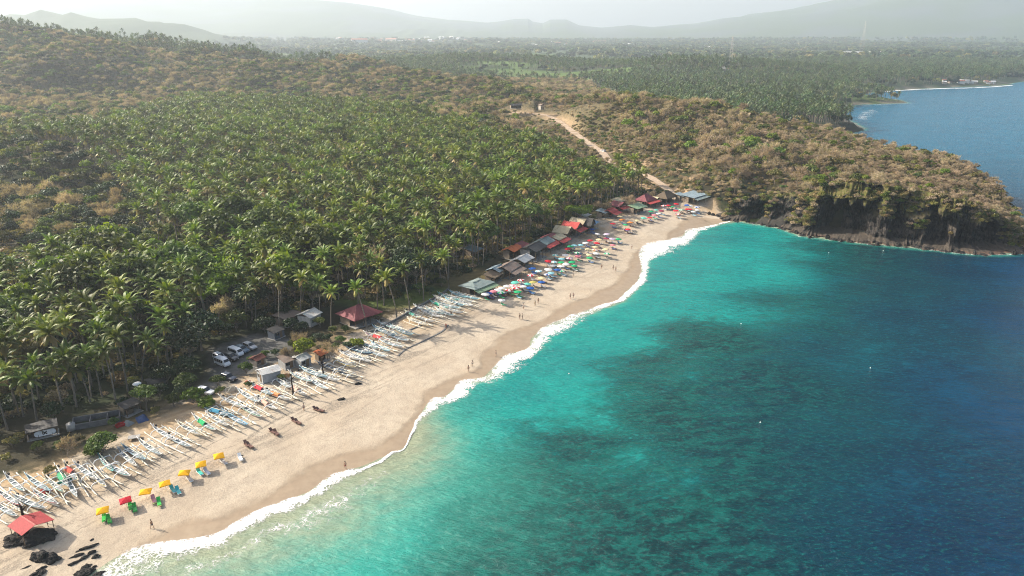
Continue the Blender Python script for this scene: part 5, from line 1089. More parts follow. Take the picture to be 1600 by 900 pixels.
# ------------------------------------------------------------------ warungs, huts and sheds
ROOFC = {'red': (.50, .075, .065), 'maroon': (.20, .05, .06), 'orange': (.62, .16, .05), 'green': (.22, .33, .20), 'grey': (.30, .33, .35), 'white': (.60, .60, .57), 'cream': (.50, .43, .28), 'brown': (.22, .17, .14), 'blue': (.10, .22, .36), 'dark': (.05, .048, .048), 'bluegrey': (.24, .32, .36), 'pink': (.52, .26, .24), 'rust': (.15, .05, .035), 'greygreen': (.22, .28, .27)}
def warung(px, py, w, d, h, kind, roofc, label, cat='beach hut', rz=None, wallc=(.30, .24, .18), name='beach_hut', rise=None, open_front=True, thatch=False, lowroof=None, over=.5, dz=0.0):
    """local x points to the sea, y runs along the beach"""
    if name == 'shed' and w < 5: w *= .86; d *= .86
    x, y, z = G(px, py); a = (sea_ang(x, y) if rz is None else rz); o = empty(name, (x, y, z + dz), a); tag(o, label, cat); rise = rise if rise is not None else d * .22
    hw, hd = w / 2, d / 2; t_ = .12
    wb = MB(); wb.box((-hd + t_ / 2, 0, h / 2 - .1), (t_, w, h + .2), 0)
    for s_ in (-1, 1): wb.box((0 if not open_front else -hd * .35, s_ * (hw - t_ / 2), h / 2 - .1), ((d if not open_front else d * .62) - 2 * t_ - .02, t_, h + .2), 0)
    if not open_front: wb.box((hd - t_ / 2, 0, h / 2 - .1), (t_, w, h + .2), 0)
    link('wall', wb.mesh('wall', [m_wallp]), o, color=wallc)
    link('floor', MB().box((0, 0, .04), (d + .6, w + .4, .16), 0).mesh('floor', [m_conc]), o)
    if open_front:
        np_ = max(2, int(w / 2.4) + 1)
        for k in range(np_): link('post', MB().box((0, 0, h / 2), (.13, .13, h), 0).mesh('post', [m_wood]), o, (hd - .12, -hw + .12 + (w - .24) * k / (np_ - 1), 0))
        link('counter', MB().box((hd * .25, -hw * .25, .5), (.5, w * .45, 1.0), 0).box((hd * .25, -hw * .25, 1.03), (.62, w * .48, .06), 1).mesh('counter', [m_plank, m_wood]), o)
    else:
        link('door', MB().box((hd + .03, w * .15, 1.0), (.05, .9, 2.0), 0).mesh('door', [m_wood]), o)
        link('window', MB().box((hd + .03, -w * .22, 1.35), (.05, 1.0, .8), 0).mesh('window', [m_glass]), o)
    rb_ = MB(); ov = over; X0, X1, Y0, Y1 = -hd - ov, hd + ov, -hw - ov, hw + ov; mt = [m_thatch if thatch else m_roof]; th = .28 if thatch else .07; nseg = 6
    def wob(x_, y_): return (vnoise(x_ * .6 + px, y_ * .6, 5).item() - .5) * (.22)
    def sheet(pf, n1=5, n2=8):
        vs = [pf(i / n1, j / n2) for i in range(n1 + 1) for j in range(n2 + 1)]; top = [(p[0], p[1], p[2] + wob(p[0], p[1])) for p in vs]; r = n2 + 1; nn = len(top)
        fs = [(i * r + j, (i + 1) * r + j, (i + 1) * r + j + 1, i * r + j + 1) for i in range(n1) for j in range(n2)]; bot = [(p[0], p[1], p[2] - th) for p in top]; f2 = [tuple(q + nn for q in reversed(f)) for f in fs]
        rim = [i * r for i in range(n1 + 1)] + [n1 * r + j for j in range(1, n2 + 1)] + [i * r + n2 for i in range(n1 - 1, -1, -1)] + [j for j in range(n2 - 1, 0, -1)]; f3 = [(rim[k], rim[k] + nn, rim[(k + 1) % len(rim)] + nn, rim[(k + 1) % len(rim)]) for k in range(len(rim))]
        rb_.add(top + bot, fs + f2 + f3, 0)
    le = lambda a_, b_, u: a_ + (b_ - a_) * u
    if kind == 'shed':
        sheet(lambda u, v: (le(X0, X1, u), le(Y0, Y1, v), h + .1 + rise * (1 - u)))
    elif kind == 'gable_y':                                  # ridge along the beach
        sheet(lambda u, v: (le(X0, 0, u), le(Y0, Y1, v), h + .05 + rise * u)); sheet(lambda u, v: (le(.01, X1, u), le(Y0, Y1, v), h + .05 + rise * (1 - u)))
    elif kind == 'gable_x':                                  # gable end faces the sea
        sheet(lambda u, v: (le(X0, X1, v), le(Y0, 0, u), h + .05 + rise * u)); sheet(lambda u, v: (le(X0, X1, v), le(.01, Y1, u), h + .05 + rise * (1 - u)))
        link('gable', MB().add([(hd, -hw, h), (hd, hw, h), (hd, 0, h + rise * .9), (-hd, -hw, h), (-hd, hw, h), (-hd, 0, h + rise * .9)], [(0, 1, 2), (5, 4, 3)], 0).mesh('gable', [m_plank]), o)
    elif kind == 'hip':
        rl = max(.3, hw - hd * .9)
        A = [(X0, Y0), (X1, Y0), (X1, Y1), (X0, Y1)]; P0, P1 = (0, -rl), (0, rl); zt = h + .05 + rise
        def tri(a_, b_, c_, d_): sheet(lambda u, v: (le(le(a_[0], b_[0], v), le(d_[0], c_[0], v), u), le(le(a_[1], b_[1], v), le(d_[1], c_[1], v), u), h + .05 + rise * u))
        tri(A[1], A[2], P1, P0); tri(A[3], A[0], P0, P1); tri(A[0], A[1], P0, P0); tri(A[2], A[3], P1, P1)
    rf = link('roof', rb_.mesh('roof', mt), o, color=ROOFC.get(roofc, (.3, .3, .3)))
    if kind in ('gable_y', 'hip') and not thatch:
        link('ridge_cap', MB().box((0, 0, h + .15 + rise), (.3, (w + 2 * ov - .1) if kind == 'gable_y' else max(.6, 2 * (hw - hd * .9)), .07), 0).mesh('ridge_cap', [m_roof]), rf, color=tuple(c_ * .8 for c_ in ROOFC[roofc]))
    if lowroof:
        lb = MB(); lb.slab([(hd + ov * .5, Y0, h - .15), (hd + 2.6, Y0, h - .75), (hd + 2.6, Y1, h - .75), (hd + ov * .5, Y1, h - .15)], .06); link('awning', lb.mesh('awning', [m_roof]), o, color=ROOFC[lowroof])
        for s_ in (-1, 0, 1): link('awning_post', MB().box((0, 0, (h - .8) / 2), (.1, .1, h - .8), 0).mesh('awning_post', [m_wood]), o, (hd + 2.45, s_ * (hw - .1), 0))
    return o
warung(745, 455, 8.5, 5.5, 2.5, 'hip', 'greygreen', 'warung with a green and blue tin roof beside the last boats', rise=.9, over=.9, lowroof='green')
warung(776, 432, 5, 4.5, 2.6, 'gable_y', 'bluegrey', 'pale blue tin-roofed hut behind the brown rusty-roofed warung')
warung(793, 430, 7.5, 5.5, 2.8, 'gable_y', 'brown', 'warung with a broad brown rust-streaked roof', lowroof='brown', rise=1.3)
warung(771, 440, 5, 3.5, 2.3, 'shed', 'cream', 'low unfinished bamboo and thatch shed behind the crowded umbrellas', thatch=True)
warung(816, 417, 7, 5, 2.8, 'gable_y', 'white', 'warung with a pale grey-white tin roof between brown and dark roofs')
warung(801, 402, 6.5, 4.5, 3.2, 'gable_y', 'orange', 'hut with a bright orange tarpaulin roof at the palm edge')
warung(833, 403, 8.5, 6.5, 3.9, 'gable_y', 'dark', 'two-storey dark house with a row of pale columns', wallc=(.35, .34, .32), lowroof=None)
warung(818, 397, 5, 4, 3.2, 'shed', 'maroon', 'small dull maroon-roofed hut behind the house with columns')
warung(848, 390, 8, 5.5, 3.0, 'gable_y', 'greygreen', 'warung with a long grey-green tin roof', lowroof='red')
warung(857, 383, 7, 5, 3.0, 'gable_y', 'maroon', 'warung with a dusky pink-maroon roof behind red awnings', lowroof='red')
warung(869, 382, 6.5, 5, 2.8, 'gable_y', 'cream', 'low cream-roofed warung with a red awning facing the umbrellas', lowroof='red')
warung(880, 374, 6.5, 6, 3.4, 'gable_x', 'cream', 'cream-roofed warung with a gable end facing the beach', rise=2.2)
warung(893, 367, 6.5, 6.5, 3.4, 'gable_x', 'red', 'warung with a bright red gabled roof', rise=2.2, lowroof='red')
warung(904, 360, 6.5, 6, 3.4, 'gable_x', 'cream', 'beige-roofed warung beside the dark pointed gables', rise=2.0)
warung(915, 362, 4.5, 6, 3.2, 'gable_x', 'dark', 'warung with a steep dark pointed gable', rise=3.0)
warung(923, 357, 4.5, 5, 2.6, 'shed', 'blue', 'small hut under a blue tarpaulin roof beside the pointed gables')
warung(912, 345, 5, 4, 2.5, 'shed', 'white', 'white-roofed hut beneath the flat-topped green tree')
warung(942, 339, 5, 4, 2.4, 'shed', 'bluegrey', 'small pale-roofed stall under the bare grey trees')
warung(953, 338, 6, 4, 2.5, 'gable_y', 'red', 'low stall with a red tin roof by the bare grey tree', lowroof='red')
warung(966, 330, 6.5, 5, 2.9, 'gable_x', 'maroon', 'maroon gabled warung behind the low red stalls', rise=1.8, lowroof='red')
warung(966, 322, 6, 4, 2.6, 'shed', 'cream', 'pale-roofed hut at the palm edge behind the maroon gabled warung')
warung(996, 332, 8, 4.5, 2.6, 'shed', 'green', 'stall with a flat green tin roof at the head of the beach')
warung(1008, 322, 8.5, 6.5, 3.2, 'hip', 'maroon', 'big warung with a dark maroon hipped roof', rise=2.6, lowroof='red')
warung(1023, 320, 3, 3, 2.8, 'gable_x', 'cream', 'small cream kiosk between the maroon and the thatched warungs', rise=1.2, open_front=False)
warung(1040, 316, 9.5, 6.5, 2.9, 'hip', 'dark', 'large warung with a dark thatched hip roof at the foot of the track', rise=2.8, thatch=True)
warung(1083, 318, 13, 7, 4.2, 'shed', 'bluegrey', 'tall open restaurant with a wavy blue-grey tin roof at the beach end', rise=.8, lowroof='greygreen')
warung(1064, 314, 4, 4, 2.8, 'shed', 'bluegrey', 'small grey-roofed hut beside the foot of the track')
warung(562, 503, 8.0, 7.2, 2.8, 'hip', 'maroon', 'open pavilion with a large red hipped roof and a faded patch', 'pavilion', name='pavilion', rise=2.4, over=1.0, rz=R(-42))
warung(484, 505, 4.5, 4.5, 2.8, 'gable_y', 'white', 'small white-walled hut beside the red pavilion', open_front=False, wallc=(.55, .55, .52), rz=R(-25))
warung(450, 505, 6, 4, 2.4, 'shed', 'brown', 'low brown lean-to under the palms near the white hut', rz=R(-20))
warung(421, 592, 4.0, 5.2, 2.3, 'gable_x', 'white', 'grey metal shed with a pale ridged roof behind the boats', 'shed', name='shed', open_front=False, wallc=(.40, .42, .43), rz=R(-140), rise=.7, over=.25)
warung(448, 573, 3.0, 3.6, 2.0, 'shed', 'brown', 'grey lean-to with a dull brown sheet roof beside the charred trunk', 'shed', name='shed', open_front=False, wallc=(.35, .36, .36), rz=R(-40), over=.25)
warung(472, 571, 3.6, 3.8, 2.2, 'gable_y', 'white', 'small pale-roofed shed beneath the yellow-green tree', 'shed', name='shed', open_front=False, wallc=(.30, .31, .31), rz=R(-35), over=.3)
warung(403, 570, 3.2, 3.0, 1.9, 'gable_y', 'rust', 'small shed with a rusty brown roof beside the car park', 'shed', name='shed', open_front=False, wallc=(.2, .18, .16), rz=R(-30), over=.25)
warung(503, 563, 2.6, 2.6, 2.0, 'shed', 'orange', 'small hut with an orange and tan patched roof above the boats', 'shed', name='shed', open_front=True, rz=R(-35), over=.3)
warung(432, 527, 4, 3, 2.0, 'shed', 'dark', 'dark grey shed at the shaded end of the car park', 'shed', name='shed', open_front=False, wallc=(.10, .12, .15), rz=R(-30), over=.25)
warung(68, 680, 5.2, 2.6, 1.9, 'shed', 'dark', 'low dark shed carrying a white rounded board', 'shed', name='shed', open_front=True, rz=R(-58), over=.25)
warung(740, 400, 5, 4, 2.5, 'shed', 'bluegrey', 'teal-roofed hut among the palms behind the brown warung', thatch=False)
warung(712, 398, 5, 4, 2.5, 'gable_y', 'cream', 'pale-roofed hut deep among the palms')
warung(205, 645, 4, 3, 2.0, 'shed', 'dark', 'dark lean-to beneath the white lamp post', 'shed', name='shed', rz=R(-30), over=.25)
warung(246, 608, 3.6, 3, 2.0, 'shed', 'dark', 'dark tin lean-to beside the dark trees of the car park', 'shed', name='shed', rz=R(-30), over=.25, open_front=False, wallc=(.12, .12, .12))
# shelter on the rocks
x, y, z = G(50, 838); RZS = R(-32)
o = empty('beach_shelter', (x, y, z + .3), RZS, .86); tag(o, 'red gabled tin shelter on posts above the black rocks', 'shelter')
rfm = MB(); rfm.slab([(-2.7, 0, 3.3), (-2.7, -2.6, 2.5), (2.7, -2.6, 2.5), (2.7, 0, 3.3)], -.07); rfm.slab([(-2.7, 0.01, 3.3), (2.7, 0.01, 3.3), (2.7, 3.4, 2.4), (-2.7, 3.4, 2.4)], .07)
rf = link('roof', rfm.mesh('roof', [m_roof]), o, color=(.36, .03, .035)); link('ridge_cap', MB().box((0, 0, 3.32), (5.4, .25, .06)).mesh('ridge_cap', [m_roof]), rf, color=(.5, .15, .13))
for px_s in (-2.4, 0, 2.4):
    for py_s, hh_ in ((-2.3, 2.5), (3.1, 2.4)): link('post', MB().tube([(0, 0, -1.6), (0, 0, hh_)], .07, 6).mesh('post', [m_wood]), o, (px_s, py_s, 0))
link('platform', MB().box((0, .3, -.15), (4.6, 4.6, .22)).mesh('platform', [m_wood]), o)

# ------------------------------------------------------------------ rocks and dead wood
def rock(px, py, sx, sy, sz, seed, label, name='rock', rz=None, elong=False):
    import bmesh
    bm = bmesh.new(); bmesh.ops.create_icosphere(bm, subdivisions=4, radius=1.0)
    for v_ in bm.verts:
        n_ = mnoise.fractal(v_.co * 1.4 + Vector((seed * 7.1, 3, 1)), .8, 2.1, 5); r_ = mnoise.noise(v_.co * 3.1 + Vector((seed, 0, 0))); v_.co *= 1 + .42 * n_ + .12 * abs(r_)
        v_.co.z = v_.co.z if v_.co.z > 0 else v_.co.z * .4; v_.co = Vector((v_.co.x * sx, v_.co.y * sy, v_.co.z * sz))
    me = bpy.data.meshes.new(name); bm.to_mesh(me); bm.free(); me.materials.append(m_rock)
    x, y, z = G(px, py); o = link(name, me, None, (x, y, z - .05), (0, 0, rp.uniform(0, 6) if rz is None else rz)); tag(o, label, 'rock'); return o
rock(33, 842, 2.1, 1.5, 1.3, 1, 'large jagged black rock under the left half of the red gabled shelter', rz=.2); rock(60, 842, 2.4, 1.7, 1.4, 2, 'large black rock under the middle of the red gabled shelter', rz=.4); rock(20, 850, 1.2, .8, .6, 3, 'low black rock at the outer end of the shelter outcrop', rz=.2)
rock(64, 872, 1.6, 1.1, 1.3, 4, 'isolated squat black rock on sand below the shelter'); rock(82, 874, 1.3, .9, .9, 5, 'black rock joined to the squat rock, on its seaward side')
for k, (rx, ry, a, b, c_, lb) in enumerate(((136, 856, 1.5, .4, .35, 'thin ridge of black rock pointing to the surf'), (122, 868, 1.0, .3, .3, 'curved black rock ridge below the thin ridge'), (143, 864, .7, .35, .4, 'small black rock beside the curved ridge'), (150, 870, .6, .4, .4, 'small black rock closest to the foam'), (131, 872, .9, .35, .35, 'middle black rock of the broken ridge'),
    (116, 880, .9, .35, .3, 'low black rock ridge at the lower end of the group'), (134, 886, .8, .5, .4, 'small dark rock at the foot of the broken ridge'), (132, 896, 1.5, .8, .7, 'black boulder half in the wet sand at the lower edge'), (143, 844, .35, .2, .2, 'single small dark stone on dry sand above the ridge'), (58, 898, 1.1, .6, .5, 'dark rock at the bottom edge below the squat rock'), (66, 888, .8, .3, .25, 'narrow dark rock sliver below the squat rock'), (42, 886, .7, .2, .15, 'thin dark rock streak in the sand left of the sliver'), (147, 886, .35, .3, .25, 'dark pebble-like stone beside the foam'), (154, 898, .9, .5, .4, 'wet black rock touching the foam'))):
    rock(rx, ry, a, b, c_, 10 + k, lb, rz=.75 + rb.uniform(-.3, .3))
rock(533, 624, .9, .5, .35, 31, 'brown clump of driftwood debris on open sand'); rock(559, 600, .8, .5, .45, 32, 'dark debris heap beside the last dark boat'); rock(378, 712, .25, .2, .15, 33, 'small dark bag beside the plain white lounger')
for k, (rx, ry) in enumerate(((1108, 334), (1114, 336), (1121, 338), (1127, 340))): rock(rx, ry, 1.1, .8, .9, 40 + k, ['pale boulder closest to the wavy-roofed restaurant', 'second pale boulder from the wavy-roofed restaurant', 'third pale boulder from the wavy-roofed restaurant', 'pale boulder where the sand meets the cliff'][k])
for k in range(40):                                                    # rocks along the foot of the cliff
    i = int(30 + k * 480 / 40 + rp.uniform(-4, 4)); p = cl[i] - nr[i] * rp.uniform(.0, 2.0)
    o = rock(1200, 360, rp.uniform(.8, 2.1), rp.uniform(.6, 1.4), rp.uniform(.5, 1.3), 60 + k % 9, 'black basalt rock in the surf line'); o.location = (p[0], p[1], -.1); o.scale = [(1.3, 1.2, .6), (1, .8, 1.2), (.9, 1, .9), (.6, .6, 1.7)][k % 4]; o['_r'] = 1
rk = [(o, ['low flat', 'jagged', 'rounded', 'narrow upright'][k_ % 4] + ' black rock in the surf', 'rocks along the foot of the cliff') for k_, o in enumerate(q_ for q_ in C.objects if q_.get('_r'))]
for o, _, _ in rk: del o['_r']
name_all(rk)
def dead_trunk(px, py, h, label, s=.2, bend=.4):
    x, y, z = G(px, py); o = empty('dead_tree', (x, y, z)); tag(o, label, 'dead tree')
    m_char = simple('charred_bark', (.05, .035, .028), .95, .4, 4, .1, .6); pts = [(0, 0, -.4), (.1, 0, h * .3), (-.15 * bend, .05, h * .6), (.1, -.1, h)]
    link('trunk', MB().tube(pts, [s * 1.2, s, s * .8, s * .55], 8).mesh('trunk', [m_char]), o)
    for k, (dx, dy, dz) in enumerate(((.9, .3, 1.0), (-.6, .5, .9), (-.3, -.7, .8))): link('branch', MB().tube([(0, 0, 0), (dx * .5, dy * .5, dz * .4), (dx, dy, dz)], [s * .5, s * .35, s * .12], 6).mesh('branch', [m_char]), o, (.05, -.05, h * (.75 + .1 * k)))
    return o
dead_trunk(458, 618, 5.5, 'charred black dead trunk standing among the white boats'); dead_trunk(505, 588, 3.4, 'short black dead trunk beside the pale blue boats'); dead_trunk(40, 822, 4.2, 'gnarled dark dead trunk against the red shelter roof', .28)

# ------------------------------------------------------------------ walls, pen, lamp, board
def wall_line(pts, h, th, label, name='low_wall', mat=m_conc_d, cat='wall'):
    P = resample(smooth_line([G(*p)[:2] for p in pts], 4), 40); tg_ = np.gradient(P, axis=0); tg_ /= np.hypot(*tg_.T)[:, None]; nn = np.c_[-tg_[:, 1], tg_[:, 0]] * th / 2; zz_ = land_z(P[:, 0], P[:, 1])[0]; vs = []
    for i in range(40):
        a, b = P[i] - nn[i], P[i] + nn[i]; vs += [(a[0], a[1], zz_[i] - .4), (a[0], a[1], zz_[i] + h), (b[0], b[1], zz_[i] + h), (b[0], b[1], zz_[i] - .4)]
    fs = [(4 * i + k, 4 * i + (k + 1) % 4, 4 * i + 4 + (k + 1) % 4, 4 * i + 4 + k) for i in range(39) for k in range(4)] + [(3, 2, 1, 0), (156, 157, 158, 159)]
    o = link(name, MB().add(vs, fs).mesh(name, [mat])); return tag(o, label, cat)
wall_line([(578, 520), (600, 512), (622, 499), (645, 486), (668, 473), (690, 461), (702, 452)], .7, .35, 'curved grey sea wall along the palm edge behind the packed boats', 'sea_wall')
wall_line([(622, 556), (634, 546), (655, 536), (676, 526), (692, 517), (700, 508)], .12, .45, 'dark line of half-buried sandbags below the packed boats', 'sandbag_line', m_conc_d, 'sandbags')
wall_line([(640, 516), (650, 512), (662, 507)], .25, .3, 'short low kerb of stones between the two boat groups', 'stone_kerb', m_conc_d, 'kerb')
x, y, z = G(152, 660); o = empty('concrete_pen', (x, y, z), R(24)); tag(o, 'long open-topped grey concrete pen under the palms', 'pen')
for nm_, c_, d_ in (('wall', (0, -1.8, .6), (9, .18, 1.3)), ('wall', (0, 1.8, .6), (9, .18, 1.3)), ('wall', (-4.41, 0, .6), (.18, 3.4, 1.3)), ('wall', (4.41, 0, .6), (.18, 3.4, 1.3)), ('partition', (-1.2, 0, .5), (.15, 3.4, 1.1)), ('partition', (2.0, 0, .5), (.15, 3.4, 1.1))): link(nm_, MB().box(c_, d_).mesh(nm_, [m_conc_d]), o)
x, y, z = G(112, 672); o = empty('water_tank', (x, y, z)); tag(o, 'small grey round tank at the end of the concrete pen', 'tank'); link('body', MB().lathe([(0, 0), (.85, 0), (.9, .7), (.85, 1.5), (.3, 1.7), (0, 1.7)], 16).mesh('body', [m_conc]), o); link('lid', MB().lathe([(.3, 1.69), (.3, 1.8), (0, 1.82)], 12).mesh('lid', [m_conc_d]), o)
x, y, z = G(218, 623); o = empty('lamp_post', (x, y, z)); tag(o, 'white post topped with a flat white oval lamp head under the palms', 'lamp post'); link('post', MB().tube([(0, 0, -.3), (0, 0, 3.6)], .13, 8).mesh('post', [m_white]), o); link('lamp_head', MB().lathe([(0, 3.92), (.75, 3.9), (.95, 3.75), (.9, 3.62), (0, 3.58)], 20).mesh('lamp_head', [m_white]), o)
# the white rounded board leaning on the dark shed, with its dark cross-like mark
x, y, z = G(72, 684); o = empty('notice_board', (x, y, z), R(32)); tag(o, 'white board with rounded ends and a dark crossed mark leaning on the low shed', 'sign')
bm_ = MB(); prof = [(1.35 + .55 * math.cos(a), .55 * math.sin(a)) for a in np.linspace(-math.pi / 2, math.pi / 2, 10)] + [(-1.35 + .55 * math.cos(a), .55 * math.sin(a)) for a in np.linspace(math.pi / 2, 3 * math.pi / 2, 10)]
bv = [(p[0], -.05, 1.05 + p[1]) for p in prof] + [(p[0], .05, 1.05 + p[1]) for p in prof]; n_ = len(prof); bm_.add(bv, [tuple(range(n_)), tuple(range(2 * n_ - 1, n_ - 1, -1))] + [(k, k + n_, (k + 1) % n_ + n_, (k + 1) % n_) for k in range(n_)])
link('board', bm_.mesh('board', [m_white]), o, rot=(-.35, 0, 0))
mk = MB()
for a_ in (.7, -.7): mk.add([(dx_ * math.cos(a_) - dz_ * math.sin(a_), -.062, 1.05 + dx_ * math.sin(a_) + dz_ * math.cos(a_)) for dx_, dz_ in ((-.45, -.11), (.45, -.11), (.45, .11), (-.45, .11))], [(0, 1, 2, 3)]) if a_ > 0 else mk.add([(dx_ * math.cos(a_) - dz_ * math.sin(a_), -.066, 1.05 + dx_ * math.sin(a_) + dz_ * math.cos(a_)) for dx_, dz_ in ((-.45, -.11), (.45, -.11), (.45, .11), (-.45, .11))], [(0, 1, 2, 3)])
link('mark', mk.mesh('mark', [m_dark]), o, rot=(-.35, 0, 0))
for sx_ in (-1.2, 1.2): link('stay', MB().tube([(sx_, 0, 0), (sx_, .1, 1.0)], .04, 5).mesh('stay', [m_wood]), o)
def heap(px, py, col, label, s=1.0, cat='tarpaulin heap'):
    x, y, z = G(px, py); g = 14; vs = []
    for i in range(g):
        for j in range(g):
            u, v_ = i / (g - 1) * 2 - 1, j / (g - 1) * 2 - 1; r_ = max(abs(u), abs(v_)); vs.append((u * 1.5, v_ * 1.1, max(-.1, (1 - r_ ** 2) * (.8 + .5 * (vnoise(u * 2.5 + px, v_ * 2.5, 3).item() - .5)) + .25 * (vnoise(u * 6 + px, v_ * 6, 4).item() - .5))))
    o = link('tarpaulin_heap', MB().add(vs, [(i * g + j, (i + 1) * g + j, (i + 1) * g + j + 1, i * g + j + 1) for i in range(g - 1) for j in range(g - 1)], 0, True).mesh('tarpaulin_heap', [m_cloth]), None, (x, y, z), (0, 0, rp.uniform(0, 3)), col); o.scale = (s, s, s); return tag(o, label, cat)
heap(222, 655, (.06, .10, .22), 'blue tarpaulin heap on the earth behind the boats'); heap(190, 664, (.40, .03, .03), 'red tarpaulin heap beside the grey concrete pen', .8); heap(200, 662, (.25, .27, .27), 'grey sheet heap touching the red tarpaulin heap', .8); heap(387, 598, (.45, .03, .03), 'red bundle in front of the grey metal shed', .6)
heap(447, 588, (.42, .22, .10), 'tan net heap behind the boats below the grey lean-to', .8); heap(459, 560, (.75, .74, .72), 'white sheet hanging at the foot of the frangipani', .7); heap(100, 752, (.03, .22, .16), 'dark green net heap between the near boats', .8); heap(70, 768, (.35, .05, .05), 'dull red cloth heap between the near boats', .7)
x, y, z = G(210, 686); o = empty('pallet_table', (x, y, z), .3); tag(o, 'low grey plank table on the earth behind the boats', 'table'); link('table_top', MB().box((0, 0, .5), (2.2, 1.5, .1)).mesh('table_top', [m_conc]), o)
for a_ in (-.9, .9):
    for b_ in (-.6, .6): link('leg', MB().box((a_, b_, .22), (.1, .1, .45)).mesh('leg', [m_wood]), o)
for k, (x0_, y0_, lb) in enumerate(((398, 606, 'pale wooden trestle frame beside the bushes behind the boats'), (345, 640, 'second pale timber frame leaning near the white car'))):
    x, y, z = G(x0_, y0_) if k == 0 else G(360, 614); o = empty('timber_frame', (x, y, z), .8 * k); tag(o, lb, 'timber frame')
    for pts in (((-1.2, 0, 0), (-1.0, 0, 1.6)), ((1.2, 0, 0), (1.0, 0, 1.6)), ((-1.1, 0, 1.5), (1.1, 0, 1.5)), ((-1.2, 0, .1), (.9, .3, 1.5))): link('beam', MB().tube(pts, .07, 6).mesh('beam', [m_bamboo]), o)

# ------------------------------------------------------------------ vehicles
def car_meshes(st, belt):
    """st: stations (x, half width, bottom, waist, top, half width of the top)"""
    mb = MB(); vs = []; r = 10
    for x_, w_, zb, zw, zt, wt_ in st:
        vs += [(x_, -w_ * .9, zb), (x_, -w_, zb + .18), (x_, -w_, zw), (x_, -wt_, max(zt - .08, zw + .01)), (x_, -wt_ * .85, zt), (x_, wt_ * .85, zt), (x_, wt_, max(zt - .08, zw + .01)), (x_, w_, zw), (x_, w_, zb + .18), (x_, w_ * .9, zb)]
    n = len(st); fs = [(i * r + k, i * r + (k + 1) % r, (i + 1) * r + (k + 1) % r, (i + 1) * r + k) for i in range(n - 1) for k in range(r)] + [tuple(range(r - 1, -1, -1)), tuple((n - 1) * r + k for k in range(r))]
    mb.add(vs, fs, 0, False); return mb.mesh('body', [m_carp])
m_carp = simple('car_paint', (1, 1, 1), .3, .05, 1, .5, objcolor=True, coat=.6)
VAN = [(-2.3, .80, .42, 1.05, 1.55, .72), (-2.22, .86, .35, 1.08, 2.0, .76), (-1.9, .87, .32, 1.08, 2.12, .78), (.9, .87, .32, 1.08, 2.12, .78), (1.5, .87, .32, 1.08, 2.0, .74), (2.0, .86, .34, 1.05, 1.45, .72), (2.3, .80, .38, .95, 1.02, .70), (2.42, .68, .45, .80, .86, .60)]
SUV = [(-2.1, .78, .45, .95, 1.25, .66), (-2.0, .84, .38, 1.0, 1.58, .68), (-1.6, .86, .34, 1.0, 1.70, .70), (.1, .86, .34, 1.0, 1.68, .70), (.9, .86, .34, 1.0, 1.12, .72), (1.75, .84, .36, .95, 1.0, .74), (2.1, .76, .42, .85, .90, .66)]
ME_VAN, ME_SUV = car_meshes(VAN, 1), car_meshes(SUV, 1)
ME_TYRE = MB().add([(.33 * math.cos(a) , s_ * .11, .33 * math.sin(a)) for s_ in (-1, 1) for a in np.linspace(0, 2 * math.pi, 16, endpoint=False)], [(k, (k + 1) % 16, (k + 1) % 16 + 16, k + 16) for k in range(16)] + [tuple(range(15, -1, -1)), tuple(range(16, 32))]).mesh('tyre', [m_dark])
ME_RIM = MB().add([(.19 * math.cos(a) , s_ * .116, .19 * math.sin(a)) for s_ in (-1, 1) for a in np.linspace(0, 2 * math.pi, 12, endpoint=False)], [(k, (k + 1) % 12, (k + 1) % 12 + 12, k + 12) for k in range(12)] + [tuple(range(11, -1, -1)), tuple(range(12, 24))]).mesh('rim', [m_pole])
def pane(a, b, c, d): return MB().slab([a, b, c, d], .012).mesh('window', [m_glass])
def make_car(kind, col, px, py, rz, label, cat):
    x, y, z = G(px, py); o = empty('parked_van' if kind == 'van' else 'parked_car', (x, y, z + .02), rz); tag(o, label, cat); link('body', ME_VAN if kind == 'van' else ME_SUV, o, color=col)
    if kind == 'van':
        for s_ in (-1, 1):
            for a, b in ((-2.0, -1.2), (-1.12, -.3), (-.22, .6), (.68, 1.35)): link('window', pane((a, s_ * .885, 1.16), (b, s_ * .885, 1.16), (b, s_ * .80, 1.86), (a, s_ * .80, 1.86)), o)
        link('windscreen', pane((2.03, -.66, 1.46), (2.03, .66, 1.46), (1.56, .62, 1.97), (1.56, -.62, 1.97)), o); link('rear_window', pane((-2.33, -.62, 1.25), (-2.33, .62, 1.25), (-2.25, .62, 1.85), (-2.25, -.62, 1.85)), o); wx_ = (-1.45, 1.45); fx = 2.43; fz = .68
    else:
        for s_ in (-1, 1):
            for a, b in ((-1.75, -1.0), (-.92, -.1), (-.02, .62)): link('window', pane((a, s_ * .872, 1.06), (b, s_ * .872, 1.06), (b - (.25 if b > .5 else 0), s_ * .735, 1.52), (a, s_ * .735, 1.52)), o)
        link('windscreen', pane((.92, -.66, 1.15), (.92, .66, 1.15), (.17, .62, 1.66), (.17, -.62, 1.66)), o); link('rear_window', pane((-2.12, -.58, 1.1), (-2.12, .58, 1.1), (-2.02, .56, 1.5), (-2.02, -.56, 1.5)), o); wx_ = (-1.3, 1.35); fx = 2.11; fz = .68
    for a in wx_:
        for s_ in (-1, 1): w_ = link('wheel', ME_TYRE, o, (a, s_ * .80, .33)); link('rim', ME_RIM, w_)
    for s_ in (-1, 1): link('headlight', MB().box((fx, s_ * .5, fz), (.06, .26, .16)).mesh('headlight', [m_chrome]), o)
    link('bumper', MB().box((fx - .02, 0, fz - .24), (.14, 1.5, .16)).mesh('bumper', [m_dark]), o)
    return o
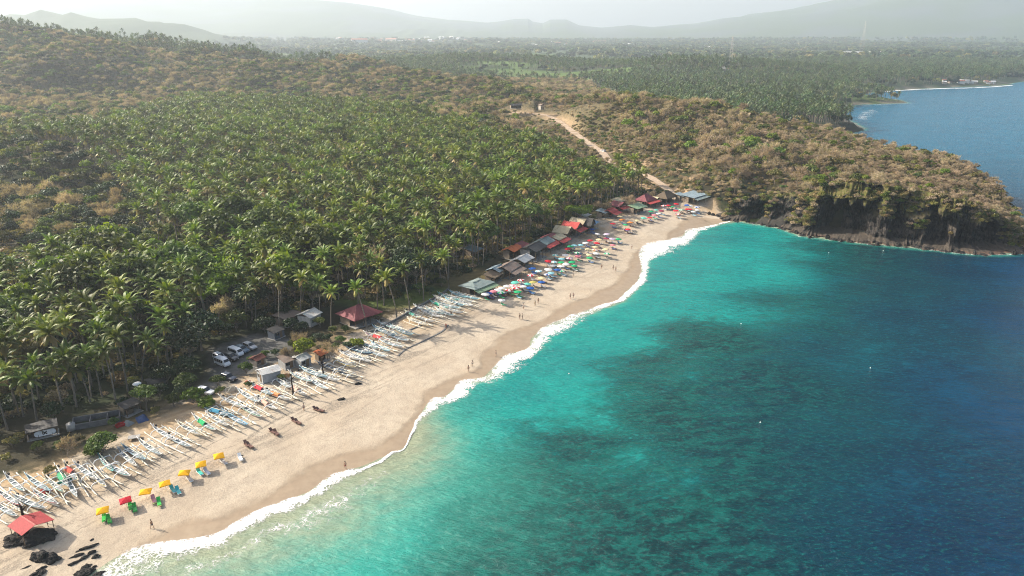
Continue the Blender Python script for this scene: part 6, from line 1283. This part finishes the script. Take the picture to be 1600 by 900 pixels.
make_car('van', (.75, .76, .76), 369, 555, R(-35), 'white passenger minibus with side windows, behind the white van', 'minibus'); make_car('van', (.75, .76, .76), 348, 571, R(-35), 'white van at the shaded near corner of the car park', 'van')
make_car('suv', (.70, .71, .72), 344, 562, R(-35), 'white car tucked behind the white van', 'car'); make_car('suv', (.02, .022, .025), 362, 562, R(-35), 'black car parked between the white van and the minibus', 'car'); make_car('suv', (.015, .02, .035), 358, 594, R(-30), 'black off-roader alone in the middle of the car park', 'car')
make_car('suv', (.10, .16, .22), 379, 550, R(-35), 'dark blue-grey car beside the white minibus', 'car'); make_car('suv', (.45, .46, .47), 391, 545, R(-35), 'silver car at the end of the parked row', 'car'); make_car('suv', (.70, .71, .72), 322, 616, R(-20), 'white car half hidden behind the bright lime shrub', 'car')
x, y, z = G(942, 236); make_car('suv', (.55, .56, .58), 942, 238, R(120), 'silver car parked on the track below the pale bank', 'car'); make_car('suv', (.6, .6, .6), 893, 203, R(130), 'pale car driving down the upper track', 'car')
ME_BKB = MB().box((0, 0, .55), (.9, .22, .3), 0, 0, .7).box((.55, 0, .85), (.12, .3, .35), 0).mesh('body', [m_plastic]); ME_BKS = MB().box((-.25, 0, .78), (.65, .24, .1)).mesh('seat', [m_dark]); ME_BKH = MB().tube([(.5, -.33, 1.05), (.55, 0, 1.0), (.5, .33, 1.05)], .02, 5).mesh('handlebar', [m_dark])
made = []
for k, (mx, my) in enumerate([(796 + 4 * j, 173 + .35 * j) for j in range(8)] + [(818, 168), (824, 168.5), (470, 577), (238, 640), (1058, 318), (1062, 319)]):
    x, y, z = G(mx, my + 1.5); o = empty('motorbike', (x, y, z + .02), 1.0 + rb.uniform(-.2, .2)); c_ = rb.choice([(.4, .03, .03), (.05, .05, .06), (.5, .5, .5), (.04, .08, .3)]); link('body', ME_BKB, o, color=c_); link('seat', ME_BKS, o); link('handlebar', ME_BKH, o)
    for a in (-.6, .62): w_ = link('wheel', ME_TYRE, o, (a, 0, .3)); w_.scale = (.9, .5, .9)
    d = {(.4, .03, .03): 'red', (.05, .05, .06): 'black', (.5, .5, .5): 'silver', (.04, .08, .3): 'blue'}[c_] + ' parked motorbike'; tag(o, d, 'motorbike'); made.append((o, d, 'parked motorbikes'))
name_all(made)
warung(846, 171, 3.6, 3.6, 3.4, 'gable_x', 'brown', 'small pale ticket house and gate at the top of the track', 'gatehouse', name='gatehouse', open_front=False, wallc=(.42, .38, .32), rise=1.0, rz=R(-60))
warung(806, 169, 9, 5, 2.4, 'gable_y', 'dark', 'long low open parking shelter beside the top of the track', 'shelter', name='parking_shelter', rise=1.2, rz=R(-70))

# ------------------------------------------------------------------ people
def body_mesh(J, E, rad, name, mat, sub=2):
    me = bpy.data.meshes.new(name); me.from_pydata(J, E, []); ob = bpy.data.objects.new(name, me); C.objects.link(ob)
    sk = ob.modifiers.new('s', 'SKIN'); sk.use_smooth_shade = True
    for i, r_ in enumerate(rad): me.skin_vertices[0].data[i].radius = (r_ if hasattr(r_, '__len__') else (r_, r_)); me.skin_vertices[0].data[i].use_root = (i == 0)
    sb = ob.modifiers.new('u', 'SUBSURF'); sb.levels = sub - 1; sb.render_levels = sub - 1
    dg = bpy.context.evaluated_depsgraph_get(); out = bpy.data.meshes.new_from_object(ob.evaluated_get(dg)); out.materials.clear(); out.materials.append(mat); bpy.data.objects.remove(ob); out.name = name; return out
def person_set(stride, arm):
    J = [(0, 0, .95), (0, 0, 1.15), (0, 0, 1.38), (0, 0, 1.50), (.01, 0, 1.64), (.02, 0, 1.73), (0, .10, .88), (stride * .35, .11, .48), (stride * .55 - .06, .11, .08), (stride * .55 + .12, .12, .03), (0, -.10, .88), (-stride * .2, -.11, .48), (-stride * .6, -.11, .08), (-stride * .6 + .16, -.12, .03),
         (0, .19, 1.40), (-stride * .15, .25, 1.12), (-stride * .1 + arm, .27, .86), (-stride * .05 + arm * 1.3, .27, .76), (0, -.19, 1.40), (stride * .15, -.25, 1.12), (stride * .3 + arm, -.27, .88), (stride * .35 + arm * 1.2, -.27, .78)]
    E = [(0, 1), (1, 2), (2, 3), (3, 4), (4, 5), (0, 6), (6, 7), (7, 8), (8, 9), (0, 10), (10, 11), (11, 12), (12, 13), (2, 14), (14, 15), (15, 16), (16, 17), (2, 18), (18, 19), (19, 20), (20, 21)]
    r_ = [(.13, .10), (.125, .09), (.14, .10), .055, .10, .085, .085, .06, .04, .03, .085, .06, .04, .03, .055, .042, .03, .03, .055, .042, .03, .03]
    body = body_mesh(J, E, r_, 'body', m_skin)
    sh = body_mesh([(0, 0, .97), (0, .095, .86), (stride * .18, .11, .66), (0, -.095, .86), (-stride * .1, -.11, .66)], [(0, 1), (1, 2), (0, 3), (3, 4)], [(.155, .125), .105, .10, .105, .10], 'shorts', m_plastic)
    st = body_mesh([(0, 0, 1.0), (0, 0, 1.2), (0, 0, 1.40), (0, .20, 1.40), (-stride * .1, .25, 1.22), (0, -.20, 1.40), (stride * .1, -.25, 1.22)], [(0, 1), (1, 2), (2, 3), (3, 4), (2, 5), (5, 6)], [(.145, .115), (.14, .105), (.15, .115), .075, .06, .075, .06], 'shirt', m_plastic)
    hr = MB().lathe([(.0, .125), (.07, .10), (.11, .03), (.105, -.05), (.07, -.07)], 10, 0, (.0, 0, 1.72)).mesh('hair', [m_hair]); return body, sh, st, hr
PS = [person_set(.55, .05), person_set(.08, .02)]
made = []
for k, (qx, qy, pose, sh, st, ang, d) in enumerate([(238, 826, 0, (.03, .03, .05), None, -.9, 'person in dark shorts walking on the lower beach'), (540, 733, 0, (.35, .04, .04), None, .8, 'person in red shorts walking at the edge of the wet sand'), (732, 581, 0, (.5, .4, .3), None, .5, 'bare-chested person in tan shorts walking on wet sand'), (738, 573, 1, (.5, .5, .5), (.6, .55, .5), .6, 'person in pale clothes standing on the wet sand'),
    (775, 557, 1, (.05, .05, .08), (.1, .08, .1), 2.2, 'person in dark clothes facing the breaking waves'), (818, 483, 1, (.6, .6, .55), (.6, .6, .6), 0, 'person in white walking on the dry sand'), (836, 478, 1, (.3, .25, .1), (.25, .2, .1), 1.5, 'person in brown walking towards the water'), (841, 474, 0, (.1, .1, .12), None, .7, 'person in black shorts strolling across the sand'),
    (812, 499, 1, (.04, .04, .04), (.05, .05, .06), 1.2, 'dark-clothed person sitting closest to the foam'), (816, 499, 1, (.05, .05, .1), None, 2.0, 'person in navy shorts beside the dark-clothed person'), (891, 467, 0, (.4, .2, .15), None, .4, 'person in orange-brown shorts at the wet sand edge'), (896, 466, 1, (.5, .5, .45), (.5, .3, .3), .4, 'person in a pink top at the wet sand edge'),
    (705, 494, 1, (.05, .05, .07), (.03, .03, .04), 0, 'person in black standing at the end of the packed boats'), (697, 514, 1, (.3, .05, .04), (.45, .08, .06), 0, 'person in a red shirt at the end of the sandbag line'), (958, 422, 1, (.1, .1, .1), (.4, .35, .3), 0, 'person in a tan top on the dry sand beyond the bend'), (962, 424, 0, (.05, .08, .2), None, 0, 'person in blue shorts on the dry sand beyond the bend'),
    (896, 432, 1, (.5, .45, .4), (.7, .7, .68), 0, 'person in a white top near the seaward umbrellas'), (940, 420, 0, (.1, .1, .12), None, 0, 'person in black shorts walking below the cream umbrellas'), (987, 389, 1, (.1, .1, .1), (.5, .5, .5), 0, 'person in grey on sand below the farthest umbrellas'), (475, 642, 1, (.06, .07, .1), (.25, .25, .3), 0, 'person in a grey shirt between two brown loungers')]):
    x, y, z = G(qx, qy); a = sea_ang(x, y) + math.pi / 2 + ang; o = empty('person', (x, y, z + .01), a, 1.02); b, s_, t2, h_ = PS[pose]; link('body', b, o); link('shorts', s_, o, color=sh); link('hair', h_, o)
    if st: link('shirt', t2, o, color=st)
    tag(o, d, 'person')
for k, (qx, qy, lb) in enumerate(((889, 584, 'white splash and small float out in the turquoise water'), (1295, 395, 'tiny white float below the big dark cave'), (1380, 392, 'tiny white float off the far caves'), (1360, 575, 'tiny white float in open dark water'), (1188, 660, 'tiny yellowish float in open water'), (1158, 506, 'tiny pale float above the reef'))):
    x, y = W(qx, qy); o = empty('buoy', (x, y, 0)); link('float', MB().lathe([(0, .35), (.25, .25), (.35, 0), (.2, -.2), (0, -.25)], 10).mesh('float', [m_white]), o); link('mast', MB().tube([(0, 0, .3), (0, 0, .8)], .03, 5).mesh('mast', [m_pole]), o); o.scale = (.5, .5, .5); tag(o, lb, 'float')

# ------------------------------------------------------------------ far houses and masts
ME_FH = {}
def far_house(px, py, w, d, h, wc_, rc_, label_d, grp_, made_, dep=None, rz=None):
    x, y, z = GF(px, py); key = (w, d, h)
    if key not in ME_FH:
        ME_FH[key] = (MB().box((0, 0, h / 2 - 1), (w, d, h + 2)).mesh('wall', [m_wallp]), MB().slab([(-w / 2 - .6, -d / 2 - .6, h), (w / 2 + .6, -d / 2 - .6, h), (w / 2 + .6, 0, h + d * .25), (-w / 2 - .6, 0, h + d * .25)], .3).slab([(-w / 2 - .6, 0.01, h + d * .25), (w / 2 + .6, 0.01, h + d * .25), (w / 2 + .6, d / 2 + .6, h), (-w / 2 - .6, d / 2 + .6, h)], .3).mesh('roof', [m_roof]))
    o = empty('far_house', (x, y, z), rb.uniform(-.5, .5) if rz is None else rz); link('wall', ME_FH[key][0], o, color=wc_); link('roof', ME_FH[key][1], o, color=rc_); tag(o, label_d, 'house'); made_.append((o, label_d, grp_)); return o
made = []; rf_ = random.Random(12)
SZ = [(26, 16, 9), (40, 20, 10), (18, 14, 8), (80, 26, 12)]
def town(n, x0, x1, y0, y1, big, lb, grp_):
    for k in range(n):
        s_ = SZ[rf_.choices([0, 1, 2, 3], [5, 2, 5, big])[0]]; wh = rf_.random() < .6; far_house(rf_.uniform(x0, x1), rf_.uniform(y0, y1), *s_, (.78, .77, .74) if wh else (.5, .42, .34), (.75, .75, .73) if rf_.random() < .6 else (.40, .18, .12), ('long white' if s_[0] > 60 else ('white' if wh else 'tan')) + ' far house in ' + lb, grp_, made)
town(30, 520, 740, 60, 68, 1, 'the hazy town below the pale slope', 'far town houses'); town(26, 780, 1010, 66, 73, 1, 'the hazy town under the twin hills', 'far town houses'); town(14, 1040, 1110, 73, 80, 0, 'the haze inland of the lattice mast', 'far town houses'); town(12, 1260, 1400, 86, 94, .5, 'the foot of the big mountain', 'far town houses')
SZ = [(7, 5, 3), (9, 6, 3.5), (6, 5, 3), (11, 7, 4)]
town(16, 1460, 1560, 128.5, 131.5, .4, 'the village on the far shore', 'far shore village houses'); town(6, 1200, 1240, 103, 106, .5, 'the palm plain inland of the bay', 'plain houses'); town(4, 1120, 1150, 108, 111, .5, 'the palm plain near the mast', 'plain houses')
by_ = {}
for o, d, g in made: by_.setdefault(d, []).append(o)
for d, v_ in by_.items():
    v_.sort(key=lambda o: o.location.x / o.location.y)
    for k, o in enumerate(v_):
        o['group'] = d + 's'; o['label'] = d if len(v_) == 1 else (f'{d}, {["first", "second", "third", "fourth", "fifth", "sixth", "seventh", "eighth", "ninth", "tenth", "eleventh", "twelfth"][k]} from the west' if k < 12 else d + ', among the most easterly')
def mast(px, py, h, w, label):
    x, y, z = GF(px, py); o = empty('lattice_mast', (x, y, z)); tag(o, label, 'mast'); lat = MB(); nl = 9
    cs = [[(sx_ * w * (1 - .85 * i / nl), sy_ * w * (1 - .85 * i / nl), h * i / nl) for sx_, sy_ in ((-1, -1), (1, -1), (1, 1), (-1, 1))] for i in range(nl + 1)]
    for k in range(4): link('leg', MB().tube([cs[0][k], cs[-1][k]], .22, 5).mesh('leg', [m_pole]), o)
    for i in range(nl):
        for k in range(4): lat.tube([cs[i][k], cs[i + 1][(k + 1) % 4]], .09, 4); lat.tube([cs[i + 1][k], cs[i + 1][(k + 1) % 4]], .09, 4)
    link('lattice', lat.mesh('lattice', [m_pole]), o)
mast(1141, 104, 52, 3.5, 'white lattice radio mast rising from the palm plain'); mast(1345, 88, 110, 6, 'slim pale mast at the foot of the big mountain')

_long = [(o.name, o['label']) for o in C.objects if o.get('label') and len(o['label'].replace('-', ' ').split()) > 16]
print('LONG', len(_long), _long[:60])
